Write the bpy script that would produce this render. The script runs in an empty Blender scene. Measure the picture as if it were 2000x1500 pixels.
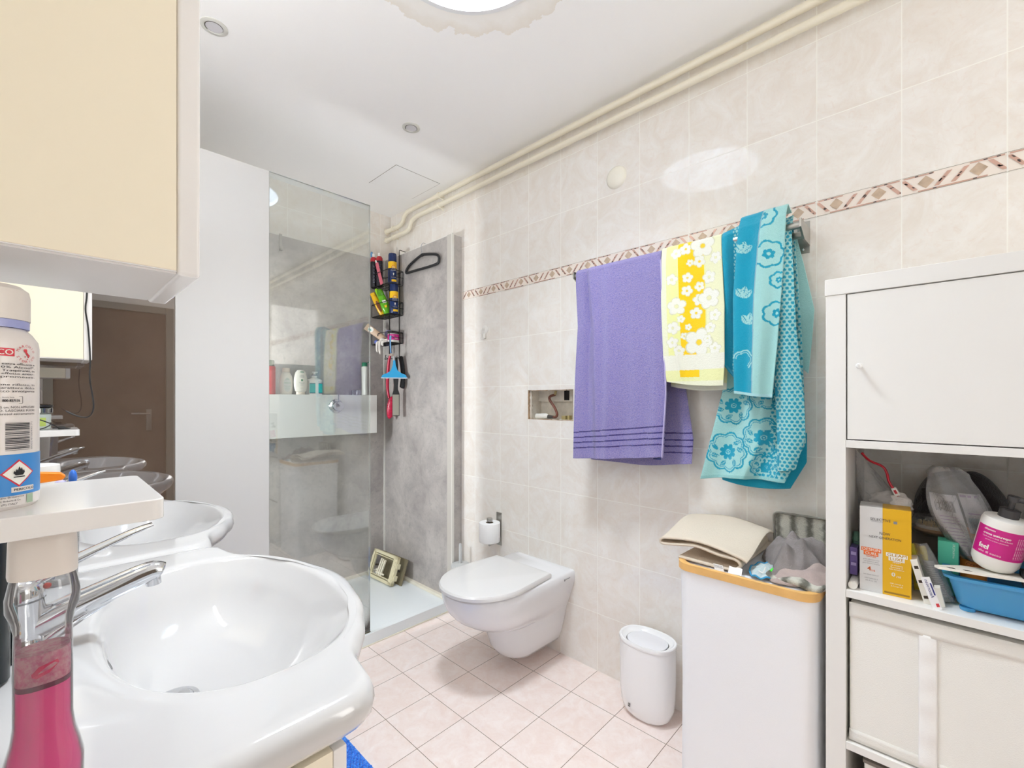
import bpy, bmesh, math, random
import numpy as np
from mathutils import Vector, Matrix

random.seed(7)
rng = np.random.RandomState(7)
PI = math.pi
sc = bpy.context.scene
COL = sc.collection

# ------------------------------------------------------------------ camera
cam_d = bpy.data.cameras.new('camera')
cam = bpy.data.objects.new('camera', cam_d)
COL.objects.link(cam)
cam.location = (0, 0, 1.18)
cam.rotation_euler = (PI / 2, 0, -math.radians(46.312))
cam_d.sensor_width = 36
cam_d.lens = 875.56 / 2000 * 36
cam_d.shift_y = 0.01533
cam_d.clip_start = 0.02
sc.camera = cam

# ------------------------------------------------------------------ world, exposure, lamps
w = bpy.data.worlds.new('world'); sc.world = w; w.use_nodes = True
w.node_tree.nodes['Background'].inputs[0].default_value = (0.75, 0.85, 1, 1)
w.node_tree.nodes['Background'].inputs[1].default_value = 0.4
sc.view_settings.view_transform = 'Standard'
sc.view_settings.look = 'None'
sc.view_settings.gamma = 1
sc.view_settings.use_curve_mapping = False
sc.view_settings.exposure = 0.33
SKY_E = 125.0       # daylight in the round roof light
FILL_CEIL_E = 0.8       # added unseen ceiling lamp, fill light from further back
FILL_SHOWER_E = 95.0    # added fill lamp on the shower's left wall, hidden by the white panel
FILL_TUBE_E = 20.0    # added unseen tube lamp over the basins, fill for the right wall
FILL_WIN_E = 5.5        # added frosted window in the end wall behind the camera, frontal fill
FILL_SIDE_E = 1.6       # added frosted window in the left wall behind the camera, side fill
sc.cycles.max_bounces = 14
sc.cycles.diffuse_bounces = 10
sc.cycles.glossy_bounces = 6
sc.cycles.transparent_max_bounces = 24
sc.cycles.sample_clamp_indirect = 6

# room measures (metres)
XR = 1.668; XL = -0.16; YB = 2.758; YF = -1.40; ZC = 2.444; YG = 2.0
SKX, SKY, SKR = 0.787, 0.926, 0.25

# ------------------------------------------------------------------ materials
def lin(c):
    return tuple(((x / 255) / 12.92 if x / 255 <= 0.04045 else ((x / 255 + 0.055) / 1.055) ** 2.4) for x in c)
MATS = {}
class NT:
    def __init__(s, name):
        s.m = bpy.data.materials.new(name); s.m.use_nodes = True
        s.t = s.m.node_tree; s.N = s.t.nodes; s.L = s.t.links
        s.bsdf = s.N['Principled BSDF']; s.out = s.N['Material Output']
    def n(s, typ, **k):
        x = s.N.new(typ)
        for a, b in k.items(): setattr(x, a, b)
        return x
    def put(s, sock, v):
        if isinstance(v, bpy.types.NodeSocket): s.L.new(v, sock)
        else: sock.default_value = v
    def math(s, op, a, b=0.0, c=0.0):
        x = s.n('ShaderNodeMath', operation=op)
        s.put(x.inputs[0], a); s.put(x.inputs[1], b)
        if op in ('MULTIPLY_ADD', 'COMPARE', 'SMOOTH_MIN'): s.put(x.inputs[2], c)
        return x.outputs[0]
    def mix(s, f, a, b):
        x = s.n('ShaderNodeMix', data_type='RGBA')
        s.put(x.inputs[0], f)
        for i, v in ((6, a), (7, b)):
            s.put(x.inputs[i], v if isinstance(v, bpy.types.NodeSocket) else (*v, 1) if len(v) == 3 else v)
        return x.outputs[2]
    def noise(s, vec, scale, detail=4, rough=0.55, dist=0.0):
        x = s.n('ShaderNodeTexNoise')
        s.put(x.inputs['Vector'], vec)
        x.inputs['Scale'].default_value = scale; x.inputs['Detail'].default_value = detail
        x.inputs['Roughness'].default_value = rough; x.inputs['Distortion'].default_value = dist
        return x.outputs[0]
    def ramp(s, f, a, b):
        x = s.n('ShaderNodeMapRange'); x.clamp = True
        s.put(x.inputs[0], f); x.inputs[1].default_value = a; x.inputs[2].default_value = b
        return x.outputs[0]
    def obj(s):
        return s.n('ShaderNodeTexCoord').outputs['Object']
    def xyz(s, v):
        x = s.n('ShaderNodeSeparateXYZ'); s.L.new(v, x.inputs[0]); return x.outputs
    def bump(s, h, strength=0.3, dist=0.002):
        x = s.n('ShaderNodeBump'); x.inputs['Strength'].default_value = strength
        x.inputs['Distance'].default_value = dist
        s.L.new(h, x.inputs['Height']); s.L.new(x.outputs[0], s.bsdf.inputs['Normal'])
    def set(s, **k):
        for a, v in k.items(): s.put(s.bsdf.inputs[a.replace('_', ' ')], v)

def mat(name, c, rough=0.5, metal=0.0, bump=None, emit=None, spec=0.5, coat=0.0, var=0.0, sss=0.0):
    """plain surface; c is an sRGB triple; bump=(scale, strength, distance); var = slight tone noise"""
    if name in MATS: return MATS[name]
    s = NT(name)
    col = lin(c)
    if var:
        f = s.noise(s.obj(), 30, 3)
        cc = s.mix(s.ramp(f, 0.3, 0.7), tuple(x * (1 - var) for x in col), tuple(min(1, x * (1 + var)) for x in col))
        s.put(s.bsdf.inputs['Base Color'], cc)
    else:
        s.set(Base_Color=(*col, 1))
    s.set(Roughness=rough, Metallic=metal)
    s.bsdf.inputs['Specular IOR Level'].default_value = spec
    s.bsdf.inputs['Coat Weight'].default_value = coat
    if sss:
        s.bsdf.inputs['Subsurface Weight'].default_value = sss
        s.bsdf.inputs['Subsurface Radius'].default_value = (0.01, 0.01, 0.01)
    if bump: s.bump(s.noise(s.obj(), bump[0], 5, 0.6), bump[1], bump[2])
    if emit:
        s.set(Emission_Color=(*lin(emit[0]), 1)); s.set(Emission_Strength=emit[1])
    MATS[name] = s.m
    return s.m

def clear_mat(name, tint=(255, 255, 255), ior=1.45, haze=0.0, hazec=(235, 235, 235), rough=0.02, boost=1.0, crinkle=0):
    """see-through sheet: transparent mixed with a mirror part by Fresnel, plus some milky haze"""
    if name in MATS: return MATS[name]
    s = NT(name)
    tr = s.n('ShaderNodeBsdfTransparent'); tr.inputs[0].default_value = (*lin(tint), 1)
    gl = s.n('ShaderNodeBsdfGlossy'); gl.inputs['Roughness'].default_value = rough
    fr = s.n('ShaderNodeFresnel'); fr.inputs[0].default_value = ior
    if crinkle:
        b = s.n('ShaderNodeBump'); b.inputs['Strength'].default_value = 1; b.inputs['Distance'].default_value = 0.004
        s.L.new(s.noise(s.obj(), crinkle, 6, 0.7, 1.0), b.inputs['Height'])
        s.L.new(b.outputs[0], gl.inputs['Normal']); s.L.new(b.outputs[0], fr.inputs['Normal'])
    f = s.math('MULTIPLY', fr.outputs[0], boost)
    m1 = s.n('ShaderNodeMixShader'); s.L.new(f, m1.inputs[0]); s.L.new(tr.outputs[0], m1.inputs[1]); s.L.new(gl.outputs[0], m1.inputs[2])
    o = m1.outputs[0]
    if haze:
        s.set(Base_Color=(*lin(hazec), 1), Roughness=0.3)
        m2 = s.n('ShaderNodeMixShader'); m2.inputs[0].default_value = haze
        s.L.new(o, m2.inputs[1]); s.L.new(s.bsdf.outputs[0], m2.inputs[2]); o = m2.outputs[0]
    s.L.new(o, s.out.inputs[0])
    MATS[name] = s.m
    return s.m

def attr_mat(name, rough=0.95, scale=900, strength=0.9, dist=0.003, tone=None):
    """cloth whose woven pattern is stored as a colour attribute"""
    s = NT(name)
    a = s.n('ShaderNodeAttribute', attribute_name='pattern')
    c = a.outputs[0]
    if tone:
        nz = s.noise(s.obj(), tone[0], 2, 0.7)
        c = s.mix(s.ramp(nz, tone[3], tone[4]), c, s.mix(tone[1], c, tone[2]))
    s.L.new(c, s.bsdf.inputs['Base Color'])
    s.set(Roughness=rough)
    s.bsdf.inputs['Specular IOR Level'].default_value = 0.15
    s.bsdf.inputs['Sheen Weight'].default_value = 0.25
    h = s.math('ADD', s.noise(s.obj(), scale, 2, 0.6), s.math('MULTIPLY', s.noise(s.obj(), scale / 5, 3, 0.6), 0.8))
    s.bump(h, strength, dist)
    MATS[name] = s.m
    return s.m

def grid_line(s, coord, off, step, half):
    """1 on the joints of a regular grid"""
    a = s.math('DIVIDE', s.math('SUBTRACT', coord, off), step)
    fr = s.math('SUBTRACT', a, s.math('ROUND', a))
    return s.math('LESS_THAN', s.math('ABSOLUTE', fr), half / step)

def wall_tile_mat(name, axis, off):
    s = NT(name); o = s.obj(); x, y, z = s.xyz(o)
    u = y if axis == 'Y' else x
    zz = s.math('SUBTRACT', z, s.math('MULTIPLY', s.math('GREATER_THAN', z, 1.775), 0.05))
    g = s.math('MAXIMUM', grid_line(s, u, off, 0.2001, 0.0014), grid_line(s, zz, 0.0, 0.25, 0.0014))
    # every tile is turned a little differently
    cell = s.n('ShaderNodeCombineXYZ')
    s.L.new(s.math('FLOOR', s.math('DIVIDE', s.math('SUBTRACT', u, off), 0.2001)), cell.inputs[0])
    s.L.new(s.math('FLOOR', s.math('DIVIDE', zz, 0.25)), cell.inputs[1])
    wn = s.n('ShaderNodeTexWhiteNoise'); s.L.new(cell.outputs[0], wn.inputs[0])
    sh = s.n('ShaderNodeVectorMath', operation='MULTIPLY_ADD'); s.L.new(wn.outputs[1], sh.inputs[0])
    sh.inputs[1].default_value = (9, 9, 9); s.L.new(o, sh.inputs[2])
    n1 = s.noise(sh.outputs[0], 7, 8, 0.68, 1.6)
    n2 = s.noise(sh.outputs[0], 30, 5, 0.6, 2.5)
    c = s.mix(s.ramp(n1, 0.36, 0.64), lin((229, 222, 213)), lin((237, 234, 229)))
    c = s.mix(s.math('MULTIPLY', s.ramp(n2, 0.55, 0.72), 0.4), c, lin((226, 211, 200)))
    c = s.mix(g, c, lin((240, 238, 231)))
    s.L.new(c, s.bsdf.inputs['Base Color'])
    s.put(s.bsdf.inputs['Roughness'], s.math('MULTIPLY_ADD', g, 0.5, 0.045))
    h = s.math('SUBTRACT', s.math('MULTIPLY', s.noise(sh.outputs[0], 35, 4, 0.6), 0.25), g)
    s.bump(h, 0.35, 0.0012)
    return s.m

def floor_mat():
    s = NT('floor_tile'); o = s.obj(); x, y, z = s.xyz(o)
    g = s.math('MAXIMUM', grid_line(s, x, 1.4744, 0.2001, 0.0011), grid_line(s, y, 1.8793, 0.2001, 0.0011))
    cell = s.n('ShaderNodeCombineXYZ')
    s.L.new(s.math('FLOOR', s.math('DIVIDE', s.math('SUBTRACT', x, 1.4744), 0.2001)), cell.inputs[0])
    s.L.new(s.math('FLOOR', s.math('DIVIDE', s.math('SUBTRACT', y, 1.8793), 0.2001)), cell.inputs[1])
    wn = s.n('ShaderNodeTexWhiteNoise'); s.L.new(cell.outputs[0], wn.inputs[0])
    sh = s.n('ShaderNodeVectorMath', operation='MULTIPLY_ADD'); s.L.new(wn.outputs[1], sh.inputs[0])
    sh.inputs[1].default_value = (9, 9, 9); s.L.new(o, sh.inputs[2])
    n1 = s.noise(sh.outputs[0], 14, 8, 0.7, 0.8)
    n2 = s.noise(sh.outputs[0], 45, 6, 0.7, 1.0)
    c = s.mix(s.ramp(n1, 0.35, 0.65), lin((238, 220, 212)), lin((245, 234, 229)))
    c = s.mix(s.math('MULTIPLY', s.ramp(n2, 0.5, 0.75), 0.35), c, lin((229, 205, 194)))
    c = s.mix(g, c, lin((128, 110, 96)))
    s.L.new(c, s.bsdf.inputs['Base Color'])
    s.set(Roughness=0.42)
    s.bump(s.math('SUBTRACT', s.math('MULTIPLY', n2, 0.25), g), 0.25, 0.0008)
    return s.m

def ceiling_mat():
    s = NT('ceiling_paint'); o = s.obj(); x, y, z = s.xyz(o)
    dx = s.math('SUBTRACT', x, SKX); dy = s.math('SUBTRACT', y, SKY)
    r = s.math('SQRT', s.math('ADD', s.math('MULTIPLY', dx, dx), s.math('MULTIPLY', dy, dy)))
    nz = s.math('SUBTRACT', s.noise(o, 11, 9, 0.62), 0.5)
    rr = s.math('ADD', r, s.math('MULTIPLY', nz, 0.12))
    inside = s.math('LESS_THAN', rr, 0.345)
    edge = s.math('MULTIPLY', inside, s.ramp(rr, 0.29, 0.345))
    base = lin((251, 251, 251))
    c = s.mix(s.math('MULTIPLY', inside, 0.4), base, lin((240, 236, 226)))
    c = s.mix(s.math('MULTIPLY', edge, 0.42), c, lin((226, 216, 200)))
    s.L.new(c, s.bsdf.inputs['Base Color'])
    s.set(Roughness=0.8)
    s.bump(s.noise(o, 160, 3), 0.08, 0.0006)
    return s.m

def stone_mat():
    s = NT('grey_stone_laminate'); o = s.obj()
    n1 = s.noise(o, 5, 8, 0.68, 0.4); n2 = s.noise(o, 42, 7, 0.75, 0.6); n3 = s.noise(o, 130, 4, 0.7)
    c = s.mix(s.ramp(n1, 0.36, 0.64), lin((156, 150, 147)), lin((188, 183, 178)))
    c = s.mix(s.math('MULTIPLY', s.ramp(n2, 0.52, 0.72), 0.5), c, lin((126, 125, 129)))
    c = s.mix(s.math('MULTIPLY', s.ramp(n3, 0.58, 0.75), 0.3), c, lin((204, 192, 182)))
    s.L.new(c, s.bsdf.inputs['Base Color']); s.set(Roughness=0.38)
    s.bump(n3, 0.1, 0.0006)
    return s.m

def dark_glass_mat():
    s = NT('tinted_gloss_panel'); o = s.obj()
    n1 = s.noise(o, 7, 7, 0.65); n2 = s.noise(o, 260, 3, 0.7)
    c = s.mix(s.ramp(n1, 0.3, 0.7), lin((84, 66, 54)), lin((100, 83, 70)))
    c = s.mix(s.math('MULTIPLY', s.ramp(n2, 0.45, 0.7), 0.2), c, lin((48, 38, 31)))
    s.L.new(c, s.bsdf.inputs['Base Color']); s.set(Roughness=0.6)
    s.bsdf.inputs['Specular IOR Level'].default_value = 0.0
    gl = s.n('ShaderNodeBsdfGlossy'); gl.inputs['Roughness'].default_value = 0.0
    gl.inputs[0].default_value = (0.95, 0.97, 1, 1)
    fr = s.n('ShaderNodeFresnel'); fr.inputs[0].default_value = 2.9
    m = s.n('ShaderNodeMixShader'); s.L.new(fr.outputs[0], m.inputs[0])
    s.L.new(s.bsdf.outputs[0], m.inputs[1]); s.L.new(gl.outputs[0], m.inputs[2]); s.L.new(m.outputs[0], s.out.inputs[0])
    return s.m

def glow_mat(name, c, e):
    s = NT(name)
    em = s.n('ShaderNodeEmission'); em.inputs[0].default_value = (*c, 1); em.inputs[1].default_value = e
    s.L.new(em.outputs[0], s.out.inputs[0]); MATS[name] = s.m
    return s.m

WHITE = mat('white_laminate', (231, 230, 227), 0.32)
WHITEG = mat('white_gloss', (236, 234, 232), 0.12)
CERAMIC = mat('white_ceramic', (228, 228, 230), 0.07, coat=0.3)
CREAM = mat('cream_laminate', (243, 234, 212), 0.4)
CHROME = mat('chrome', (214, 216, 220), 0.06, 1.0)
STEEL = mat('brushed_steel', (176, 174, 168), 0.3, 1.0)
PLASTW = mat('white_plastic', (236, 234, 229), 0.3)
BLACKP = mat('black_plastic', (28, 28, 30), 0.35)
BLACKW = mat('black_wire', (20, 20, 21), 0.4, 0.3)
STONE = stone_mat()
GLASS = clear_mat('clear_glass', (250, 253, 252), 1.62, boost=2.3)
BAG = clear_mat('thin_plastic_bag', (250, 250, 250), 1.5, 0.14, (225, 225, 225), 0.08, 1.3, 38)
INK = mat('dark_ink', (58, 56, 60), 0.6)
REDINK = mat('red_ink', (205, 60, 70), 0.6)

# ------------------------------------------------------------------ mesh helpers
class MB:
    def __init__(s): s.v = []; s.f = []; s.mi = []
    def add(s, vs, fs, mi=0):
        b = len(s.v); s.v += [tuple(map(float, p)) for p in vs]
        s.f += [tuple(b + i for i in f) for f in fs]; s.mi += [mi] * len(fs); return s
    def box(s, x0, x1, y0, y1, z0, z1, mi=0):
        return s.add([(x, y, z) for x in (x0, x1) for y in (y0, y1) for z in (z0, z1)],
                     [(0, 1, 3, 2), (4, 6, 7, 5), (0, 4, 5, 1), (2, 3, 7, 6), (0, 2, 6, 4), (1, 5, 7, 3)], mi)
    def lathe(s, prof, c=(0, 0, 0), n=32, sx=1, sy=1, mi=0, a0=0, a1=2 * PI, exp=2.0, cap=True):
        full = abs(a1 - a0 - 2 * PI) < 1e-6
        k = n if full else n + 1
        vs = []
        for r, z in prof:
            for i in range(k):
                a = a0 + (a1 - a0) * i / n
                ca, sa = math.cos(a), math.sin(a)
                q = 1 if exp == 2 else 1 / (abs(ca) ** exp + abs(sa) ** exp) ** (1 / exp)
                vs.append((c[0] + r * sx * ca * q, c[1] + r * sy * sa * q, c[2] + z))
        fs = []
        for j in range(len(prof) - 1):
            for i in range(n):
                i2 = (i + 1) % k
                fs.append((j * k + i, j * k + i2, (j + 1) * k + i2, (j + 1) * k + i))
        if full and cap:
            if prof[0][0] > 1e-5: fs.append(tuple(reversed(range(k))))
            if prof[-1][0] > 1e-5: fs.append(tuple((len(prof) - 1) * k + i for i in range(k)))
        return s.add(vs, fs, mi)
    def loft(s, rings, mi=0, cap0=True, cap1=True):
        n = len(rings[0]); vs = [p for r in rings for p in r]; fs = []
        for j in range(len(rings) - 1):
            for i in range(n):
                i2 = (i + 1) % n
                fs.append((j * n + i, j * n + i2, (j + 1) * n + i2, (j + 1) * n + i))
        if cap0: fs.append(tuple(reversed(range(n))))
        if cap1: fs.append(tuple((len(rings) - 1) * n + i for i in range(n)))
        return s.add(vs, fs, mi)
    def tube(s, pts, r, n=10, mi=0, closed=False, cap=True, flat=None):
        P = [Vector(p) for p in pts]; m = len(P)
        R = r if isinstance(r, (list, tuple)) else [r] * m
        T = []
        for i in range(m):
            a = P[(i - 1) % m] if (closed or i > 0) else P[i]
            b = P[(i + 1) % m] if (closed or i < m - 1) else P[i]
            T.append((b - a).normalized())
        up = Vector((0, 0, 1)) if abs(T[0].z) < 0.9 else Vector((1, 0, 0))
        u = T[0].cross(up).normalized(); vs = []
        for i in range(m):
            u = (u - T[i] * u.dot(T[i])).normalized(); w_ = T[i].cross(u)
            fl = flat or 1
            for k in range(n):
                a = 2 * PI * k / n
                vs.append(P[i] + u * math.cos(a) * R[i] + w_ * math.sin(a) * R[i] * fl)
        fs = []
        for j in range(m if closed else m - 1):
            j2 = (j + 1) % m
            for k in range(n):
                k2 = (k + 1) % n
                fs.append((j * n + k, j * n + k2, j2 * n + k2, j2 * n + k))
        if cap and not closed:
            fs.append(tuple(reversed(range(n)))); fs.append(tuple((m - 1) * n + k for k in range(n)))
        return s.add(vs, fs, mi)
    def cyl(s, a, b, r, n=20, mi=0, r2=None): return s.tube([a, b], [r, r2 if r2 is not None else r], n, mi)
    def ell(s, c, r, n=20, m=12, mi=0):
        prof = [(math.sin(PI * j / m), -math.cos(PI * j / m)) for j in range(m + 1)]
        b = len(s.v); t = MB(); t.lathe([(max(p[0], 1e-4), p[1]) for p in prof], n=n)
        return s.add([(c[0] + x * r[0], c[1] + y * r[1], c[2] + z * r[2]) for x, y, z in t.v], t.f, mi)
    def prism(s, poly, O, ex, ey, d, mi=0):
        """polygon in the plane O+ex,ey, pushed by the vector d"""
        O, ex, ey, d = map(Vector, (O, ex, ey, d)); n = len(poly)
        a = [O + ex * p[0] + ey * p[1] for p in poly]; b = [p + d for p in a]
        fs = [tuple(range(n)), tuple(reversed(range(n, 2 * n)))] + [(i, n + i, n + (i + 1) % n, (i + 1) % n) for i in range(n)]
        return s.add(a + b, fs, mi)
    def quad(s, O, ex, ey, x0, x1, y0, y1, mi=0):
        O, ex, ey = map(Vector, (O, ex, ey))
        return s.add([O + ex * x0 + ey * y0, O + ex * x1 + ey * y0, O + ex * x1 + ey * y1, O + ex * x0 + ey * y1], [(0, 1, 2, 3)], mi)
    def poly(s, pts, mi=0): return s.add(pts, [tuple(range(len(pts)))], mi)
    def surf(s, fn, nu, nv, mi=0):
        vs = [fn(i / nu, j / nv) for j in range(nv + 1) for i in range(nu + 1)]
        fs = [(j * (nu + 1) + i, j * (nu + 1) + i + 1, (j + 1) * (nu + 1) + i + 1, (j + 1) * (nu + 1) + i) for j in range(nv) for i in range(nu)]
        return s.add(vs, fs, mi)
    def xf(s, M, start=0):
        for i in range(start, len(s.v)): s.v[i] = tuple(M @ Vector(s.v[i]))
        return s
    def build(s, name, mats, parent=None, smooth=35, bevel=0, sub=0, solid=0, label=None):
        mats = mats if isinstance(mats, (list, tuple)) else [mats]
        off = Vector((0, 0, 0)); p = parent
        while p is not None: off += p.location; p = p.parent
        me = bpy.data.meshes.new(name)
        me.from_pydata([tuple(Vector(q) - off) for q in s.v], [], s.f)
        for m in mats: me.materials.append(m)
        me.polygons.foreach_set('material_index', s.mi)
        bm = bmesh.new(); bm.from_mesh(me); bmesh.ops.recalc_face_normals(bm, faces=bm.faces); bm.to_mesh(me); bm.free()
        if smooth:
            me.polygons.foreach_set('use_smooth', [True] * len(me.polygons))
            me.set_sharp_from_angle(angle=math.radians(smooth))
        me.update()
        o = bpy.data.objects.new(name, me); COL.objects.link(o)
        if parent is not None: o.parent = parent
        if solid:
            md = o.modifiers.new('solid', 'SOLIDIFY'); md.thickness = solid; md.offset = 0
        if bevel:
            md = o.modifiers.new('bevel', 'BEVEL'); md.width = bevel; md.segments = 3; md.limit_method = 'ANGLE'; md.harden_normals = True
        if sub:
            md = o.modifiers.new('sub', 'SUBSURF'); md.levels = sub; md.render_levels = sub
        if label: o['label'] = label
        return o

def tag(o, label, cat, group=None, kind=None):
    o['label'] = label; o['category'] = cat
    if group: o['group'] = group
    if kind: o['kind'] = kind
    return o
def thing(name, loc, label, cat, group=None):
    o = bpy.data.objects.new(name, None); COL.objects.link(o); o.location = loc
    o.empty_display_size = 0.05
    return tag(o, label, cat, group)
def struct(o): o['kind'] = 'structure'; return o
def rot(axis, ang, c=(0, 0, 0)):
    return Matrix.Translation(Vector(c)) @ Matrix.Rotation(ang, 4, axis) @ Matrix.Translation(-Vector(c))
def copy_thing(src, dloc, label):
    r = src.copy(); COL.objects.link(r); r.location = src.location + Vector(dloc); r['label'] = label
    for ch in list(src.children):
        c = ch.copy(); COL.objects.link(c); c.parent = r
        for g in list(ch.children):
            d = g.copy(); COL.objects.link(d); d.parent = c
    return r

# ---- lettering: text outlines turned into mesh and laid on a surface
_TX = {}
def text_tris(body):
    if body in _TX: return _TX[body]
    cu = bpy.data.curves.new('t', 'FONT'); cu.body = body; cu.size = 1; cu.resolution_u = 2
    o = bpy.data.objects.new('t', cu); COL.objects.link(o)
    dg = bpy.context.evaluated_depsgraph_get()
    me = bpy.data.meshes.new_from_object(o.evaluated_get(dg))
    vs = [(v.co.x, v.co.y) for v in me.vertices]; fs = [tuple(p.vertices) for p in me.polygons]
    bpy.data.objects.remove(o); bpy.data.curves.remove(cu); bpy.data.meshes.remove(me)
    _TX[body] = (vs, fs); return _TX[body]
def put_text(mb, body, size, place, mi=0, align='L', width=None, bold=0):
    vs, fs = text_tris(body)
    if not vs: return
    x0 = min(v[0] for v in vs); x1 = max(v[0] for v in vs)
    sx = size if width is None else width / (x1 - x0)
    dx = {'L': x0, 'C': (x0 + x1) / 2, 'R': x1}[align]
    for k in range(1 + bold):
        mb.add([place((v[0] - dx) * sx + k * size * 0.035, v[1] * size) for v in vs], fs, mi)
def flat(O, ex, ey, lift=0.0004):
    O, ex, ey = Vector(O), Vector(ex).normalized(), Vector(ey).normalized()
    nrm = ex.cross(ey) * lift
    return lambda x, y: O + ex * x + ey * y + nrm
def wrap(c, R, th0, lift=0.0003, sx=1, sy=1):
    return lambda x, y: (c[0] + (R + lift) * sx * math.cos(th0 + x / R), c[1] + (R + lift) * sy * math.sin(th0 + x / R), c[2] + y)
def patch(mb, place, x0, x1, y0, y1, mi=0, n=8):
    vs = [place(x0 + (x1 - x0) * i / n, y) for y in (y0, y1) for i in range(n + 1)]
    mb.add(vs, [(i, i + 1, n + 2 + i, n + 1 + i) for i in range(n)], mi)
def arc(c, r, a0, a1, n): return [(c[0] + r * math.cos(a0 + (a1 - a0) * i / n), c[1] + r * math.sin(a0 + (a1 - a0) * i / n)) for i in range(n + 1)]
def rrect(x0, x1, y0, y1, r, n=4):
    return (arc((x1 - r, y1 - r), r, 0, PI / 2, n) + arc((x0 + r, y1 - r), r, PI / 2, PI, n)
            + arc((x0 + r, y0 + r), r, PI, 1.5 * PI, n) + arc((x1 - r, y0 + r), r, 1.5 * PI, 2 * PI, n))
def smoothpts(pts, k=6):
    """Catmull-Rom through the points"""
    P = [Vector(p) for p in pts]; out = []
    for i in range(len(P) - 1):
        a = P[max(i - 1, 0)]; b = P[i]; c = P[i + 1]; d = P[min(i + 2, len(P) - 1)]
        for j in range(k):
            t = j / k
            out.append(0.5 * ((2 * b) + (c - a) * t + (2 * a - 5 * b + 4 * c - d) * t * t + (3 * b - a - 3 * c + d) * t ** 3))
    out.append(P[-1]); return out

# ================================================================== THE ROOM
TILE_Y = wall_tile_mat('wall_tile_right', 'Y', 1.8793)
TILE_X = wall_tile_mat('wall_tile_back', 'X', XR - 0.08)
CEIL = ceiling_mat()
struct(MB().box(XL - .1, XR + .1, YF - .1, YB + .1, -.1, 0).build('floor', floor_mat(), smooth=0))
# right wall with the opening broken out of the tiles
HY0, HY1, HZ0, HZ1 = 1.207, 1.484, 1.083, 1.227
m = MB()
m.box(XR, XR + .1, YF - .1, HY0, 0, ZC).box(XR, XR + .1, HY1, YB + .1, 0, ZC)
m.box(XR, XR + .1, HY0, HY1, 0, HZ0).box(XR, XR + .1, HY0, HY1, HZ1, ZC)
struct(m.build('wall_right', TILE_Y, smooth=0))
struct(MB().box(XL, XR, YB, YB + .1, 0, ZC).build('wall_back', TILE_X, smooth=0))
PAINT = mat('wall_paint', (242, 241, 238), 0.7)
m = MB(); m.box(XL - .1, XL, YF - .1, -1.2, 0, ZC).box(XL - .1, XL, -.35, YB + .1, 0, ZC).box(XL - .1, XL, -1.2, -.35, 0, 1.0).box(XL - .1, XL, -1.2, -.35, 2.15, ZC)
struct(m.build('wall_left', PAINT, smooth=0))
m = MB()
m.box(XL, 0.0, YF - .1, YF, 0, ZC).box(0.0, 0.88, YF - .1, YF, 2.06, ZC)
m.box(.88, 1.0, YF - .1, YF, 0, ZC).box(1.62, XR, YF - .1, YF, 0, ZC).box(1.0, 1.62, YF - .1, YF, 0, .95).box(1.0, 1.62, YF - .1, YF, 2.3, ZC)
struct(m.build('wall_front', PAINT, smooth=0))
# ceiling with a round opening
n = 96; vs = []; fs = []
cx0, cx1, cy0, cy1 = XL - .1, XR + .1, YF - .1, YB + .1
def edge_pt(a):
    c, s_ = math.cos(a), math.sin(a)
    t = min(((cx1 - SKX) / c if c > 1e-9 else (cx0 - SKX) / c if c < -1e-9 else 1e9), ((cy1 - SKY) / s_ if s_ > 1e-9 else (cy0 - SKY) / s_ if s_ < -1e-9 else 1e9))
    return SKX + c * t, SKY + s_ * t
angs = sorted([2 * PI * i / n for i in range(n)] + [math.atan2(y - SKY, x - SKX) % (2 * PI) for x in (cx0, cx1) for y in (cy0, cy1)])
N_ = len(angs); m = MB()
R_ = []
for zz in (ZC, ZC + .1):
    R_.append([(SKX + SKR * math.cos(a), SKY + SKR * math.sin(a), zz) for a in angs]); R_.append([(*edge_pt(a), zz) for a in angs])
m.loft([R_[0], R_[1], R_[3], R_[2], R_[0]], cap0=False, cap1=False)
struct(m.build('ceiling', CEIL, smooth=0))
# skylight: round shaft, trim ring and a bright diffuser
sk = thing('skylight', (SKX, SKY, ZC), 'round skylight glowing in the ceiling inside a water-stained ring', 'skylight')
m = MB(); m.loft([[(SKX + r * math.cos(a), SKY + r * math.sin(a), z) for a in angs] for r, z in ((SKR + .012, ZC - .003), (SKR - .004, ZC - .004), (SKR - .004, ZC + .02), (SKR + .012, ZC + .02))], cap0=False, cap1=False)
m.build('trim_ring', mat('skylight_trim', (232, 234, 236), 0.4), sk)
m = MB(); m.lathe([(SKR - .001, -.001), (SKR - .002, .02), (.135, .32), (SKR + .03, .36), (SKR + .03, .1001)], (SKX, SKY, ZC), 96, cap=False); m.build('shaft', mat('shaft_white', (176, 182, 190), .5), sk)
m = MB(); m.lathe([(1e-4, .316), (.08, .313), (.12, .304), (.137, .296)], (SKX, SKY, ZC), 64)
m.build('diffuser', glow_mat('daylight_diffuser', (0.84, 0.93, 1.0), SKY_E), sk)
# ceiling lamp added behind the camera as fill light
cl = thing('fill_ceiling_lamp', (.85, -.62, ZC), 'round white flush ceiling lamp added behind the camera as fill light', 'lamp')
MB().lathe([(.2, 0), (.2, -.03), (.185, -.03)], (.85, -.62, ZC), 48, cap=False).build('rim', PLASTW, cl)
MB().lathe([(.185, -.028), (.17, -.05), (.1, -.066), (1e-4, -.07)], (.85, -.62, ZC), 48).build('lamp_shade', glow_mat('fill_ceiling_glow', (1.0, 0.97, 0.93), FILL_CEIL_E), cl)
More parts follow.
